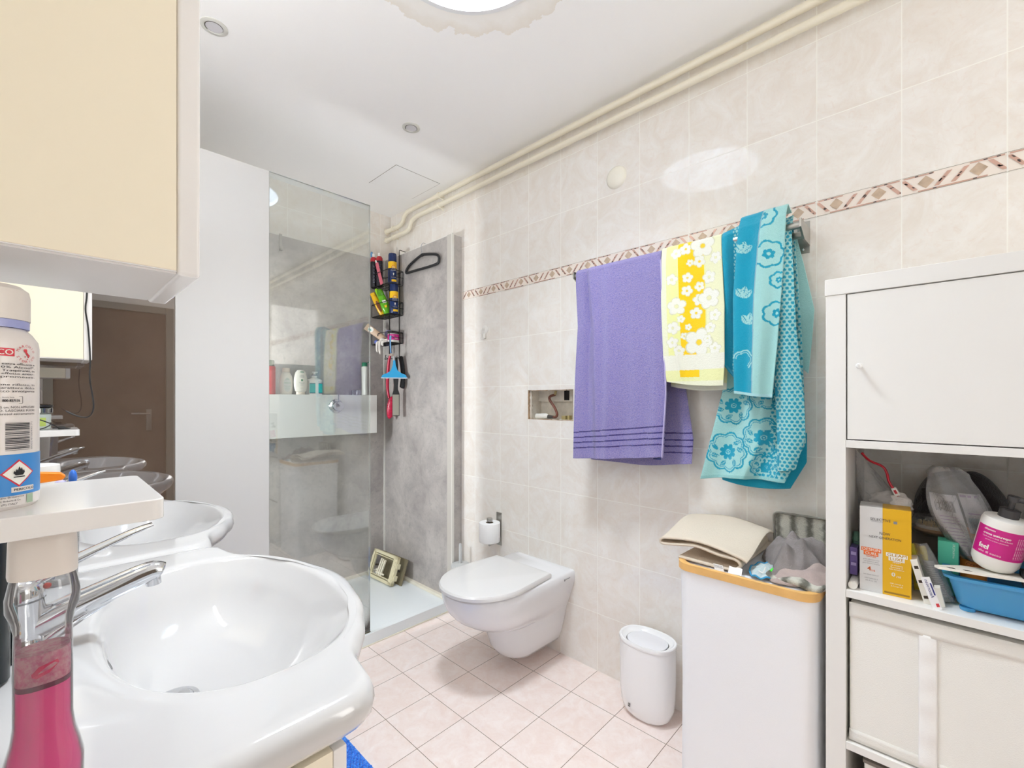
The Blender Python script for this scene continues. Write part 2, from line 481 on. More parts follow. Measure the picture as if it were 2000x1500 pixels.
# added unseen fill lights: shower wall lamp, tube over the basins, two frosted windows
cl = thing('fill_shower_lamp', (XL, 2.36, 1.27), 'round white bulkhead lamp on the left wall of the shower, behind the white panel', 'lamp')
Ml = Matrix.Translation((XL + .0005, 2.36, 1.27)) @ Matrix.Rotation(PI / 2, 4, 'Y')
m = MB(); m.surf(lambda u, v: (XL + .001 + .17 * v, 2.36 + .15 * math.cos(PI * u), 1.27 + .15 * math.sin(PI * u)), 24, 4); m.build('fill_hood', PLASTW, cl, solid=.003)  # added hood, keeps this lamp's fill light off the ceiling
m = MB(); m.lathe([(.135, 0), (.135, .02), (.125, .022)], n=48, cap=False); m.xf(Ml); m.build('rim', PLASTW, cl)
m = MB(); m.lathe([(.125, .02), (.11, .04), (.07, .056), (1e-4, .062)], n=48); m.xf(Ml); m.build('lamp_shade', glow_mat('fill_shower_glow', (0.93, 0.97, 1.0), FILL_SHOWER_E), cl)
cl = thing('fill_tube_lamp', (XL, 1.2, 2.05), 'long white tube lamp added out of view above the basins as fill light', 'lamp')
MB().box(XL + .0005, XL + .03, .76, 1.64, 2.02, 2.08).build('bracket', PLASTW, cl, smooth=0, bevel=.003)
MB().cyl((XL + .055, .78, 2.05), (XL + .055, 1.62, 2.05), .024, 24).build('tube', glow_mat('fill_tube_glow', (0.98, 0.985, 1.0), FILL_TUBE_E), cl)
wf_ = struct(MB().box(1.0, 1.62, YF - .05, YF - .045, .95, 2.3).build('fill_window_1', glow_mat('fill_window_glow', (1.0, 0.97, 0.93), FILL_WIN_E), smooth=0))  # added glowing window, out of view, for frontal fill
m = MB()
for a, b, c, d in ((1.0, 1.62, .95, 1.0), (1.0, 1.62, 2.25, 2.3), (1.0, 1.05, 1.0, 2.25), (1.57, 1.62, 1.0, 2.25)): m.box(a, b, YF - .044, YF + .005, c, d)
m.build('fill_window_frame', WHITE, wf_, smooth=0)
wf_ = struct(MB().box(XL - .055, XL - .05, -1.2, -.35, 1.0, 2.15).build('fill_window_2', glow_mat('fill_side_window_glow', (0.97, 0.985, 1.0), FILL_SIDE_E), smooth=0))  # second added window, unseen, brightens faces turned to the left wall
m = MB()
for a, b, c, d in ((-1.2, -.35, 1.0, 1.05), (-1.2, -.35, 2.10, 2.15), (-1.2, -1.15, 1.05, 2.10), (-.40, -.35, 1.05, 2.10)): m.box(XL - .049, XL + .005, a, b, c, d)
m.build('fill_window_frame', WHITE, wf_, smooth=0)
# access hatch
HM = mat('hatch_paint', (249, 249, 249), 0.7); GAPM = mat('hatch_gap', (120, 116, 110), 0.9)
m = MB(); m.box(1.315, 1.603, 2.118, 2.404, ZC - .0015, ZC + .01)
struct(m.build('trim_1', HM, smooth=0))
m = MB()
for a, b, c, d in ((1.3125, 1.6055, 2.1155, 2.118), (1.3125, 1.6055, 2.404, 2.4055), (1.3125, 1.315, 2.118, 2.404), (1.603, 1.6055, 2.118, 2.404)):
    m.box(a, b, c, d, ZC - .0006, ZC + .01)
struct(m.build('trim_2', GAPM, smooth=0))
# door in the front wall
DOORM = mat('brown_door', (112, 98, 86), 0.5, var=0.08); FRM = mat('door_frame_paint', (150, 150, 142), 0.5)
d1 = MB().box(.06, .82, YF - .045, YF - .005, 0.005, 2.0).build('door_1', DOORM, smooth=0, bevel=.002); struct(d1)
m = MB(); m.box(.672, .712, YF - .005, YF + .003, .89, 1.09)
m.cyl((.692, YF, 1.05), (.692, YF + .05, 1.05), .009); m.tube(smoothpts([(.692, YF + .045, 1.05), (.66, YF + .052, 1.05), (.56, YF + .052, 1.052)], 5), .009)
m.build('door_handle', STEEL, d1, bevel=.001)
m = MB(); m.box(0, .06, YF - .1, YF + .02, 0, 2.06).box(.82, .88, YF - .1, YF + .02, 0, 2.06).box(.06, .82, YF - .1, YF + .02, 2.0, 2.06)
struct(m.build('trim_3', FRM, smooth=0, bevel=.003))
# decorative border: strip and its little mosaic pieces
PINKM = mat('pink_metallic_inlay', (206, 168, 152), 0.25, 0.25, bump=(60, .3, .001)); DKM = mat('dark_inlay', (84, 72, 70), 0.25, .3)
TANM = mat('tan_marble_inlay', (190, 168, 146), 0.2, var=.2); STRIPM = mat('border_strip', (236, 226, 216), 0.15); LINEM = mat('border_line', (140, 134, 124), .4)
def border(name, u0, u1, P, off):
    """P(u,z,lift) maps along-wall coordinate to a point"""
    m = MB()
    def q(pts, mi, lift=.0012): m.poly([P(u, z, lift) for u, z in pts], mi)
    q([(u0, 1.75), (u1, 1.75), (u1, 1.80), (u0, 1.80)], 0, .0006)
    q([(u0, 1.7505), (u1, 1.7505), (u1, 1.7515), (u0, 1.7515)], 4); q([(u0, 1.7985), (u1, 1.7985), (u1, 1.7995), (u0, 1.7995)], 4)
    k0 = math.floor((u0 - off) / .2001); k1 = math.ceil((u1 - off) / .2001)
    r = random.Random(3)
    def cl(pts): return all(u0 <= p[0] <= u1 for p in pts)
    for k in range(k0, k1):
        b = off + k * .2001
        for c in (.05, .15):
            pts = [(b + c - .017, 1.775), (b + c, 1.7575), (b + c + .017, 1.775), (b + c, 1.7925)]
            if cl(pts): q(pts, 3, .0016)
        for c, sgn in ((.016, 1), (.084, -1), (.116, -1), (.184, 1)):
            pc = [(b + c - sgn * .013 - .005, 1.7585), (b + c - sgn * .013 + .005, 1.7585), (b + c + sgn * .013 + .005, 1.7915), (b + c + sgn * .013 - .005, 1.7915)]
            if not cl(pc): continue
            q(pc, 1, .0016)
            for j in range(3):
                t0 = r.uniform(0, .75); t1 = t0 + r.uniform(.08, .2); s0 = r.uniform(0, .6); s1 = s0 + .4
                f = lambda t, s: (pc[0][0] + (pc[3][0] - pc[0][0]) * t + (pc[1][0] - pc[0][0]) * s, 1.7585 + .033 * t)
                q([f(t0, s0), f(t0, s1), f(t1, s1), f(t1, s0)], 2, .002)
        for (a0, a1), zz in (((.0, .07), 1.7955), ((.13, .2), 1.7955), ((.03, .17), 1.7535)):
            pts = [(b + a0 + .004, zz - .0018), (b + a1 - .004, zz - .0018), (b + a1 - .004, zz + .0018), (b + a0 + .004, zz + .0018)]
            if not cl(pts): continue
            q(pts, 1, .0014)
            for j in range(2):
                t = r.uniform(a0 + .006, a1 - .014)
                q([(b + t, zz - .0015), (b + t + .007, zz - .0015), (b + t + .007, zz + .0015), (b + t, zz + .0015)], 2, .0018)
        if u0 < b < u1: q([(b - .0014, 1.75), (b + .0014, 1.75), (b + .0014, 1.8), (b - .0014, 1.8)], 5, .0022)
    struct(m.build(name, [STRIPM, PINKM, DKM, TANM, LINEM, mat('joint', (238, 236, 230), .6)], smooth=0))
border('trim_4', YF + .001, 1.992, lambda u, z, l: (XR - l, u, z), 1.8793)

# ---- wall recess with the pipework seen through the opening
RM = mat('recess_plaster', (214, 208, 196), .85, bump=(25, .5, .004), var=.12)
m = MB(); e = .1
m.box(XR + e, XR + e + .01, HY0 - .03, HY1 + .03, HZ0 - .03, HZ1 + .03)
m.box(XR + .02, XR + e, HY0, HY0 + .0015, HZ0, HZ1).box(XR + .02, XR + e, HY1 - .0015, HY1, HZ0, HZ1)
m.box(XR + .02, XR + e, HY0, HY1, HZ1 - .0015, HZ1).box(XR + .02, XR + e, HY0, HY1, HZ0, HZ0 + .0015)
m.box(XR + .012, XR + .02, HY1 - .012, HY1 - .0015, HZ0, HZ1).box(XR + .012, XR + .02, HY0, HY1, HZ1 - .004, HZ1)
m.box(XR + .082, XR + e, HY0, HY1, HZ0 + .088, HZ1)
wr = struct(m.build('wall_recess', RM, smooth=0))
hs = thing('cistern_valve', (XR + .06, 1.34, HZ0), 'brown hose and white valve inside the broken-out opening in the tiled wall', 'valve')
BRN = mat('brown_hose', (110, 62, 48), .45); BRASS = mat('old_brass', (176, 160, 112), .4, .5)
m = MB(); m.tube(smoothpts([(XR + .06, 1.342, HZ0 + .012), (XR + .05, 1.318, HZ0 + .014), (XR + .045, 1.308, HZ0 + .03), (XR + .045, 1.325, HZ0 + .062), (XR + .045, 1.352, HZ0 + .094), (XR + .045, 1.352, HZ0 + .112), (XR + .06, 1.33, HZ0 + .122)], 6), .0062, 10)
m.build('hose', BRN, hs)
m = MB(); m.cyl((XR + .06, 1.45, HZ0 + .014), (XR + .06, 1.39, HZ0 + .016), .013).cyl((XR + .06, 1.39, HZ0 + .016), (XR + .06, 1.375, HZ0 + .015), .013, r2=.009)
m.build('valve_body', PLASTW, hs)
m = MB(); m.cyl((XR + .06, 1.376, HZ0 + .013), (XR + .06, 1.342, HZ0 + .012), .009, r2=.007)
DKC = mat('dark_coupling', (66, 62, 60), .4)
m.build('coupling', DKC, hs)
MB().box(XR + .05, XR + .075, 1.262, 1.285, HZ0, HZ0 + .02).build('fitting', BRASS, hs, smooth=0)
MB().box(XR + .052, XR + .073, 1.24, 1.252, HZ0, HZ0 + .022).build('fitting', BRASS, hs, smooth=0)
MB().cyl((XR + .05, 1.325, HZ0 + .122), (XR + .05, 1.318, HZ0 + .14), .006).build('elbow', BRASS, hs)
m = MB(); m.box(XR + .0805, XR + .0825, 1.262, 1.292, HZ0 + .094, HZ1 - .004).build('shaft_hole', mat('hole_dark', (30, 26, 26), .9), hs, smooth=0)
hs.location.y += .028
# chipped rim of the opening
CH = mat('chipped_edge', (166, 140, 112), .9, bump=(120, .6, .003), var=.2)
m = MB(); r = random.Random(5)
for k in range(26):
    y = HY0 + (HY1 - HY0) * k / 26; h_ = r.uniform(.0008, .004)
    m.box(XR + .001, XR + .02, y, y + .0106, HZ1 - h_, HZ1 + .0005)
    h_ = r.uniform(.0006, .003); m.box(XR + .001, XR + .02, y, y + .0106, HZ0 - .0005, HZ0 + h_)
for k in range(14):
    z = HZ0 + (HZ1 - HZ0) * k / 14; h_ = r.uniform(.002, .006); m.box(XR + .001, XR + .03, HY1 - h_, HY1 + .0005, z, z + .0103)
struct(m.build('trim_5', CH, smooth=0))

# ---- grey shower cladding
struct(MB().box(XL, 1.60, 2.722, YB, .05, 2.117).build('wall_shower_back', STONE, smooth=0))
struct(MB().box(1.60, XR, 1.995, YB, 0.0, 2.117).build('wall_shower_side', STONE, smooth=0))
TRIMW = mat('white_metal_trim', (226, 224, 218), .3, .1)
struct(MB().box(1.592, 1.607, 1.988, 1.9955, 0.0, 2.12).build('trim_6', TRIMW, smooth=0, bevel=.001))
struct(MB().box(1.594, 1.6, 1.9955, 2.035, 0.055, 2.118).build('trim_7', mat('grey_seal', (196, 192, 184), .4), smooth=0))
m = MB(); m.box(1.592, 1.6, 2.714, 2.722, .05, 2.12).box(XL, 1.6, 2.72, YB - .001, 2.117, 2.121).box(1.6, XR - .001, 1.9955, YB - .001, 2.117, 2.121)
struct(m.build('trim_8', TRIMW, smooth=0))
# partition: white panel, and the dark tinted glossy panel at the end of the basins
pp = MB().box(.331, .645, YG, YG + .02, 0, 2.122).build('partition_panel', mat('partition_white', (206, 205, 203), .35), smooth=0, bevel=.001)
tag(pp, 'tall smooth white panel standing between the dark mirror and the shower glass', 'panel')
dp = MB().box(XL, .330, YG, YG + .0195, 0, 2.122).build('tinted_mirror', dark_glass_mat(), smooth=0)
tag(dp, 'dark brown tinted mirror panel at the far end of the basins', 'mirror')
# shower glass
gp = MB().box(.646, 1.097, YG, YG + .008, .055, 2.122).build('shower_screen', GLASS, smooth=0)
tag(gp, 'clear fixed glass shower screen standing on the front edge of the tray', 'shower screen')
m = MB(); m.box(.646, 1.0975, YG, YG + .008, 2.1221, 2.1226).box(1.0971, 1.0977, YG, YG + .008, .055, 2.1222)
m.build('glass_edge', mat('glass_edge', (168, 190, 186), .2), gp, smooth=0)
# shower tray
st = thing('shower_tray', (.9, 2.35, 0), 'flat white shower tray with a low step behind the toilet', 'shower tray')
m = MB(); m.box(.646, 1.592, 1.982, 2.021, 0, .055).box(.0, 1.592, 2.021, 2.72, 0, .04)
m.build('tray_base', mat('tray_acrylic', (226, 231, 233), .22), st, smooth=0, bevel=.002)
m = MB(); m.box(0, 1.6, 2.70, 2.722, .04, .056).box(1.575, 1.6, 2.0, 2.722, .04, .056).box(1.0, 1.59, 1.976, 1.982, 0, .006)
m.build('sealant', mat('sealant', (228, 222, 206), .5), st, smooth=0, bevel=.002)
m = MB(); m.box(1.02, 1.097, 1.994, 2.0, .0555, .058); m.build('mould_line', mat('mould', (90, 84, 66), .8), st, smooth=0)
# ================================================================== PIPES AND CEILING FITTINGS
PIPEM = mat('cream_painted_pipe', (232, 225, 205), .35, bump=(60, .15, .001))
def pipe(lab, zh, zl, yb0, yb1):
    t = thing('heating_pipe', (1.632, 1.0, zh), lab, 'pipe', 'pipes along the top of the tiled wall')
    pts = [(1.632, YF, zh)] + smoothpts([(1.632, yb0 - .06, zh), (1.632, yb0, zh - .002), (1.632, yb0 + .04, zh - .02), (1.632, yb1 - .03, zl + .016), (1.632, yb1 + .01, zl), (1.632, yb1 + .08, zl)], 6) + [(1.632, YB, zl)]
    MB().tube(pts, .0138, 18).build('pipe', PIPEM, t)
    for y, z in ((2.16, zh), (2.66, zl), (2.745, zl)):
        m = MB(); m.tube([(1.632, y - .008, z), (1.632, y - .004, z), (1.632, y + .004, z), (1.632, y + .008, z)], [.015, .0185, .0185, .015], 18)
        if y < 2.7: m.cyl((1.632, y, z), (XR, y, z), .005)
        if y < 2.3: m.cyl((1.632, y - .006, z - .012), (1.65, y - .02, z - .03), .004)
        m.build('pipe_clip', PIPEM, t)
pipe('upper of two cream painted pipes running along the wall below the ceiling', 2.397, 2.331, 2.49, 2.58)
pipe('lower of two cream painted pipes running along the wall below the ceiling', 2.338, 2.271, 2.41, 2.50)
def downlight(x, y, lab):
    t = thing('recessed_spotlight', (x, y, ZC), lab, 'spotlight', 'recessed ceiling spotlights')
    MB().lathe([(.0405, 0), (.0405, -.002), (.037, -.004), (.028, -.004), (.026, .0)], (x, y, ZC), 40, cap=False).build('bezel', mat('spot_bezel', (212, 212, 206), .4), t)
    m = MB(); m.lathe([(.0255, -.0015), (.0245, -.003), (1e-4, -.003)], (x, y, ZC), 40); m.build('lamp', mat('spot_lens', (214, 213, 218), .3), t)
    m = MB(); m.tube([(x + .0262 * math.cos(a), y + .0262 * math.sin(a), ZC - .0035) for a in [2.2 + 3.6 * i / 24 for i in range(25)]], .0009, 6)
    m.build('spring_clip', mat('clip_dark', (86, 80, 72), .4, .6), t)
downlight(.401, 1.779, 'small round spotlight recessed in the ceiling beside the top of the cabinet')
downlight(1.182, 1.777, 'small round spotlight recessed in the middle of the ceiling near the access hatch')
wc = MB(); wc.lathe([(.001, .016), (.02, .015), (.038, .011), (.046, .004), (.047, 0)], n=40, cap=False)
wc.xf(Matrix.Translation((XR, .985, 2.115)) @ Matrix.Rotation(-PI / 2, 4, 'Y'))
tag(wc.build('cover_disc', mat('cream_cap', (236, 232, 218), .25)), 'round cream cover disc fixed high on the tiled wall', 'cover')

# suction hook
t = thing('suction_hook', (XR, 1.797, 1.545), 'small white suction hook on the tiles beside the shower', 'hook')
M_ = Matrix.Translation((XR, 1.793, 1.562)) @ Matrix.Rotation(-PI / 2, 4, 'Y')
m = MB(); m.lathe([(.023, 0), (.023, .003), (.018, .008), (.008, .011), (.007, .028), (.001, .029)], n=28, cap=False); m.xf(M_); m.build('suction_cup', PLASTW, t)
m = MB(); m.box(XR - .012, XR - .002, 1.785, 1.806, 1.512, 1.55).tube(smoothpts([(XR - .01, 1.796, 1.54), (XR - .014, 1.796, 1.515), (XR - .03, 1.796, 1.512), (XR - .034, 1.796, 1.533)], 4), .005)
m.build('hook_arm', PLASTW, t, bevel=.001)
# over-panel hook on the back of the shower
m = MB(); m.box(.930, .944, 2.7165, 2.7205, 2.03, 2.124).box(.930, .944, 2.7165, 2.745, 2.1215, 2.125).box(.930, .944, 2.70, 2.7165, 2.03, 2.034).box(.930, .944, 2.698, 2.702, 2.03, 2.048)
tag(m.build('metal_hook', STEEL, smooth=0, bevel=.0006), 'flat metal hook hung over the top of the grey shower panel', 'hook')

# ================================================================== TOILET
tc = 1.382
t = thing('toilet', (1.42, tc, 0), 'white wall-hung toilet with closed lid on the tiled wall', 'toilet')
def dring(xf, xb, hw, z, ex=2.6, n=56, taper=1.0):
    """rounded outline: nose at xf, square back at xb"""
    pts = []; xm = xf + min(hw * 1.12, (xb - xf) * .6)
    k = n // 2
    for i in range(k + 1):
        a = PI / 2 + PI * i / k
        c, s_ = math.cos(a), math.sin(a)
        pts.append((xm + (xm - xf) * c if True else 0, tc + hw * abs(s_) ** .92 * (1 if s_ >= 0 else -1), z))
    q = n - k - 1
    side = q // 4
    for i in range(1, side + 1):
        f = i / (side + 1); pts.append((xm + (xb - xm) * f, tc - hw * (1 + (taper - 1) * f), z))
    rest = q - 2 * side
    for i in range(rest):
        f = i / (rest - 1); pts.append((xb, tc - hw * taper + 2 * hw * taper * f, z))
    for i in range(1, side + 1):
        f = 1 - i / (side + 1); pts.append((xm + (xb - xm) * f, tc + hw * (1 + (taper - 1) * f), z))
    return pts
m = MB()
m.loft([dring(1.112, XR, .174, .408, taper=1.0), dring(1.102, XR, .182, .40), dring(1.104, XR, .184, .375), dring(1.112, XR - .001, .181, .345, taper=.985),
        dring(1.128, XR - .001, .176, .315, taper=.955), dring(1.155, XR - .001, .165, .285, taper=.95), dring(1.20, XR - .001, .147, .255, taper=1.0), dring(1.255, XR - .001, .124, .232, taper=1.1), dring(1.30, XR - .001, .11, .215, taper=1.18)])
m.loft([dring(1.285, XR - .002, .118, .30, taper=1.35), dring(1.30, XR - .002, .108, .24, taper=1.3), dring(1.325, XR - .002, .104, .17, taper=1.2), dring(1.345, XR - .002, .099, .11, taper=1.1), dring(1.372, XR - .002, .09, .075, taper=1.06), dring(1.40, XR - .002, .078, .056, taper=1.06), dring(1.43, XR - .01, .06, .05)])
m.build('bowl', CERAMIC, t, smooth=50)
def lid(xf, xb, hw, z): return [(x, y, z) for x, y, _ in dring(xf, xb, hw, z, taper=.90)]
m = MB(); m.loft([lid(1.10, 1.515, .180, .4085), lid(1.09, 1.518, .186, .412), lid(1.089, 1.518, .187, .424), lid(1.095, 1.514, .183, .431), lid(1.125, 1.49, .165, .435)])
m.build('lid', mat('toilet_lid', (222, 221, 220), .12), t, smooth=40)
m = MB(); m.cyl((1.526, tc - .125, .416), (1.526, tc + .125, .416), .009, 14).build('hinge', CERAMIC, t)
m = MB(); pl = flat((1.60, tc - .1852, .385), (1, 0, 0), (0, 0, 1), .0006); m.quad((1.585, tc - .1856, .379), (1, 0, 0), (0, 0, 1), 0, .009, 0, .009)
m.quad((1.597, tc - .1856, .3835), (1, 0, 0), (0, 0, 1), 0, .032, 0, .003); m.build('maker_mark', mat('grey_print', (130, 130, 134), .5), t, smooth=0)

# toilet roll and its holder
t = thing('toilet_roll_holder', (XR, 1.687, .415), 'brushed steel toilet roll holder fixed to the tiles', 'toilet roll holder')
MB().box(XR - .004, XR, 1.668, 1.705, .413, .585).build('wall_plate', STEEL, t, smooth=0, bevel=.001)
RX, RY = 1.598, 1.687
m = MB(); m.tube(smoothpts([(XR - .003, RY, .44), (XR - .03, RY, .432), (RX, RY, .428), (RX, RY, .43)], 4) + [(RX, RY, .445)], .006).cyl((RX, RY, .44), (RX, RY, .56), .0075)
m.lathe([(.004, .545), (.015, .552), (.0155, .566), (.0135, .568), (.001, .568)], (RX, RY, 0), 24)
m.build('spindle', STEEL, t)
tr = thing('toilet_roll', (RX, RY, .448), 'white toilet paper roll standing on the steel holder', 'toilet roll')
MB().lathe([(.02, .448), (.0535, .448), (.0548, .452), (.0548, .540), (.0535, .545), (.02, .545), (.02, .448)], (RX, RY, 0), 48, cap=False).build('paper', mat('tissue_paper', (240, 240, 240), .9, bump=(160, .5, .002)), tr)
MB().lathe([(.0196, .449), (.0196, .544)], (RX, RY, 0), 32, cap=False).build('core', mat('card_core', (170, 150, 125), .8), tr)
# brush
t = thing('toilet_brush', (1.605, 1.915, 0), 'frosted toilet brush in its holder in the corner behind the toilet', 'toilet brush')
FRO = clear_mat('frosted_plastic', (240, 243, 243), 1.45, .62, (228, 230, 230), .3)
MB().lathe([(.038, .0), (.05, .004), (.05, .24), (.053, .256), (.05, .266), (.02, .272)], (1.605, 1.93, 0), 32).build('holder', FRO, t)
MB().lathe([(.009, .268), (.0085, .37), (.006, .38), (.001, .381)], (1.605, 1.93, 0), 16).build('handle', FRO, t)

# ================================================================== PEDAL-LESS BIN
t = thing('bin', (1.572, .79, 0), 'white oval swing-top bin on the floor between the toilet and the laundry hamper', 'bin')
BINM = mat('bin_plastic', (243, 243, 244), .15)
bc = (1.568, .795, 0)
def bring(r, z, k=1): return [(bc[0] + r * .72 * k * math.copysign(abs(math.cos(a)) ** .85, math.cos(a)), bc[1] + r * math.copysign(abs(math.sin(a)) ** .85, math.sin(a)), z) for a in [2 * PI * i / 56 for i in range(56)]]
m = MB(); m.loft([bring(.058, .0), bring(.072, .003), bring(.088, .018), bring(.097, .045), bring(.101, .085), bring(.103, .15), bring(.104, .272), bring(.099, .272), bring(.096, .2)], cap1=False)
m.build('body', BINM, t)
m = MB(); m.loft([bring(.1055, .272), bring(.1065, .276), bring(.1065, .285), bring(.104, .288), bring(.097, .287), bring(.09, .278), bring(.079, .274), bring(.0785, .2714)], cap0=False, cap1=False)
m.build('rim', BINM, t)
m = MB(); m.loft([bring(.0755, .2715), bring(.0755, .2758), bring(.074, .2766)]).build('swing_lid', mat('bin_lid', (234, 234, 238), .3), t)
MB().loft([bring(.082, .264), bring(.082, .2712)]).build('lid_gap', mat('gap_dark', (40, 40, 42), .6), t)
m = MB(); p_ = lambda x, y: (1.4952 - .0006 + y * .12, .835 - x, .048 + y)
m.poly([p_(0, 0), p_(.009, 0), p_(.009, .012), p_(0, .012)])
m.build('badge', INK, t, smooth=0)
m = MB()
for a, b_, c, d in ((.002, .0035, .003, .0105), (.002, .006, .003, .0042), (.0062, .0072, .003, .0105)): m.poly([Vector(p_(a, c)) + Vector((-.0004, 0, 0)), Vector(p_(b_, c)) + Vector((-.0004, 0, 0)), Vector(p_(b_, d)) + Vector((-.0004, 0, 0)), Vector(p_(a, d)) + Vector((-.0004, 0, 0))])
m.build('badge_letter', PLASTW, t, smooth=0)

# ================================================================== LAUNDRY HAMPER
t = thing('laundry_hamper', (1.46, .39, 0), 'tall white fabric laundry hamper with a bamboo rim beside the shelf unit', 'laundry hamper')
hx0, hx1, hy0, hy1 = 1.285, 1.632, .212, .568
BAMB = mat('bamboo', (226, 178, 108), .45, bump=(200, .15, .001), var=.06)
FABW = mat('white_canvas', (243, 244, 247), .85, bump=(500, .3, .001))
def rr(x0, x1, y0, y1, r, z, n=8): return [(x, y, z) for x, y in rrect(x0, x1, y0, y1, r, n)]
m = MB()
m.loft([rr(hx0 + .012, hx1 - .012, hy0 + .012, hy1 - .012, .035, 0), rr(hx0 + .01, hx1 - .01, hy0 + .008, hy1 - .008, .036, .1), rr(hx0 + .013, hx1 - .01, hy0 + .008, hy1 - .009, .036, .35), rr(hx0 + .008, hx1 - .008, hy0 + .006, hy1 - .007, .038, .60), rr(hx0 + .006, hx1 - .006, hy0 + .006, hy1 - .006, .038, .688)])
m.build('canvas_body', FABW, t)
m = MB(); o_ = lambda z, e: rr(hx0 - e, hx1 + e, hy0 - e, hy1 + e, .045, z)
m.loft([o_(.684, 0), o_(.7045, 0), o_(.7055, -.002), o_(.7055, -.011), o_(.7045, -.013), o_(.684, -.013), o_(.684, 0)], cap0=False, cap1=False)
m.build('bamboo_rim', BAMB, t)
m = MB()
def lidfn(u, v):
    x = hx0 + .013 + (hx1 - hx0 - .026) * u; y = hy0 + .013 + (hy1 - hy0 - .026) * v
    e = min(u, 1 - u, v, 1 - v)
    return (x, y, .699 + .004 * math.sin(9 * u + 4 * v) * min(1, e * 6) - .003 * (1 - min(1, e * 12)))
m.surf(lidfn, 30, 30); m.build('fabric_lid', mat('lid_canvas', (232, 233, 238), .85, bump=(500, .3, .001)), t)
m = MB(); m.surf(lambda u, v: (hx0 + .016 + .012 * v, .388 + .034 * u, .704 + .016 * v + .001 * math.sin(7 * u)), 5, 5); m.build('care_tag', mat('white_tag', (238, 238, 238), .7), t)

# folded felt mat on the hamper, at the left
FELT = mat('beige_felt', (221, 208, 190), .95, bump=(260, .7, .003), sss=0)
t = thing('folded_mat', (1.45, .52, .703), 'beige felt mat folded over on the left half of the hamper lid', 'mat')
def sheet_path(prof, off, wfn, nv=26, thick=.006, parent=None, name='felt', m_=None):
    """profile in the Y-Z plane swept along X with a wave"""
    m = MB(); P = smoothpts([(0, y, z) for y, z in prof], 6); k = len(P) - 1
    def fn(u, v):
        i = min(int(u * k), k - 1); f = u * k - i; p = P[i].lerp(P[i + 1], f)
        dx, dy, dz = wfn(u, v)
        return (off + dx, p.y + dy, p.z + dz)
    m.surf(fn, k, nv); return m.build(name, m_ or FELT, parent, solid=thick)
# fold: bottom layer, loop at the right edge, top layer with a lifted left end
sheet_path([(.57, .706), (.50, .704), (.44, .704), (.412, .708), (.402, .722), (.415, .735), (.46, .738), (.52, .748), (.57, .742), (.605, .736), (.628, .735), (.632, .744), (.622, .752), (.59, .757), (.55, .762), (.50, .762), (.44, .752), (.40, .742), (.384, .735)],
           0, lambda u, v: (1.318 + .31 * v - .05 * u * 0, .03 * (v - .2) * (1 if u > .2 else .3) - .02 * v, .030 * v * math.sin(PI * min(1, v)) * (.5 + .5 * math.cos(2 * PI * (u - .60) / .38)) * (1.25 if u > .42 else .0) + .012 * v * (1 if u > .3 else 0) + .003), parent=t, name='felt')
m = MB(); m.surf(lambda u, v: (1.314 - .004 * v, .44 + .026 * u - .006 * v, .716 - .016 * v), 4, 4)
cg = m.build('care_tag', mat('white_tag', (238, 238, 238), .7), t)
m = MB()
for k in range(5): m.quad((1.3116, .441 - .001 * k, .713 - .0026 * k), (0, 1, 0), (0, 0, 1), 0, .023, 0, .0008)
m.build('tag_print', mat('grey_print', (130, 130, 134), .5), t, smooth=0)

# crumpled cloths at the right of the hamper
def crumple(name, c, r, seed, m_, lab, cat, amp=.35, fr=3.0, flat_=1.0, nu=72, nv=40, group=None, ztop=None, folds=5):
    """pile of thin cloth: ridged folds over a low mound"""
    rs = np.random.RandomState(seed); ph = rs.rand(8, 4) * 6.28; d = rs.randn(8, 3)
    m = MB()
    def h(x, y):
        s_ = 0
        for k in range(folds):
            a = ph[k, 0]; q = (x * math.cos(a) + y * math.sin(a)) * (fr + k * .9) + ph[k, 1] + 1.3 * math.sin(2.2 * (x * math.sin(a) - y * math.cos(a)) + ph[k, 2])
            s_ += (1 - math.sqrt(math.sin(q) ** 2 + .04)) * (.75 ** k)
        return s_ / 2.6
    def fn(u, v):
        a = 2 * PI * u; rr_ = min(1, v * 1.15)
        out = 1 + .13 * math.sin(3 * a + ph[0, 3]) + .09 * math.sin(5 * a + ph[1, 3]) + .05 * math.sin(9 * a + ph[2, 3])
        x = rr_ * math.cos(a) * out; y = rr_ * math.sin(a) * out
        env = (1 - rr_ ** 3)
        z = env * (1 - amp) + amp * h(x, y) * (env * .8 + .2)
        if v > .87: z = max(0, amp * .2 * h(x, y)) * (1 - (v - .87) / .13)
        return (c[0] + r[0] * x * (1 - .0 * z), c[1] + r[1] * y, c[2] + .002 + r[2] * z)
    m.surf(fn, nu, nv)
    o = m.build(name, m_, smooth=180, solid=.003)
    return tag(o, lab, cat, group)
GREYT = mat('grey_terry', (141, 133, 131), .95, bump=(300, .9, .004), var=.15)
PINKT = mat('greyish_pink_terry', (186, 168, 162), .95, bump=(300, .9, .004), var=.12)
def chk():
    s = NT('striped_chenille'); o = s.obj(); x, y, z = s.xyz(o)
    f = s.math('SINE', s.math('MULTIPLY', s.math('ADD', y, s.math('MULTIPLY', s.noise(o, 45, 6), .03)), 150))
    c = s.mix(s.ramp(f, -.6, .9), lin((206, 204, 192)), lin((112, 110, 100))); s.L.new(c, s.bsdf.inputs['Base Color']); s.set(Roughness=.95)
    s.bump(s.noise(o, 350), .9, .004); return s.m
CHK = chk()
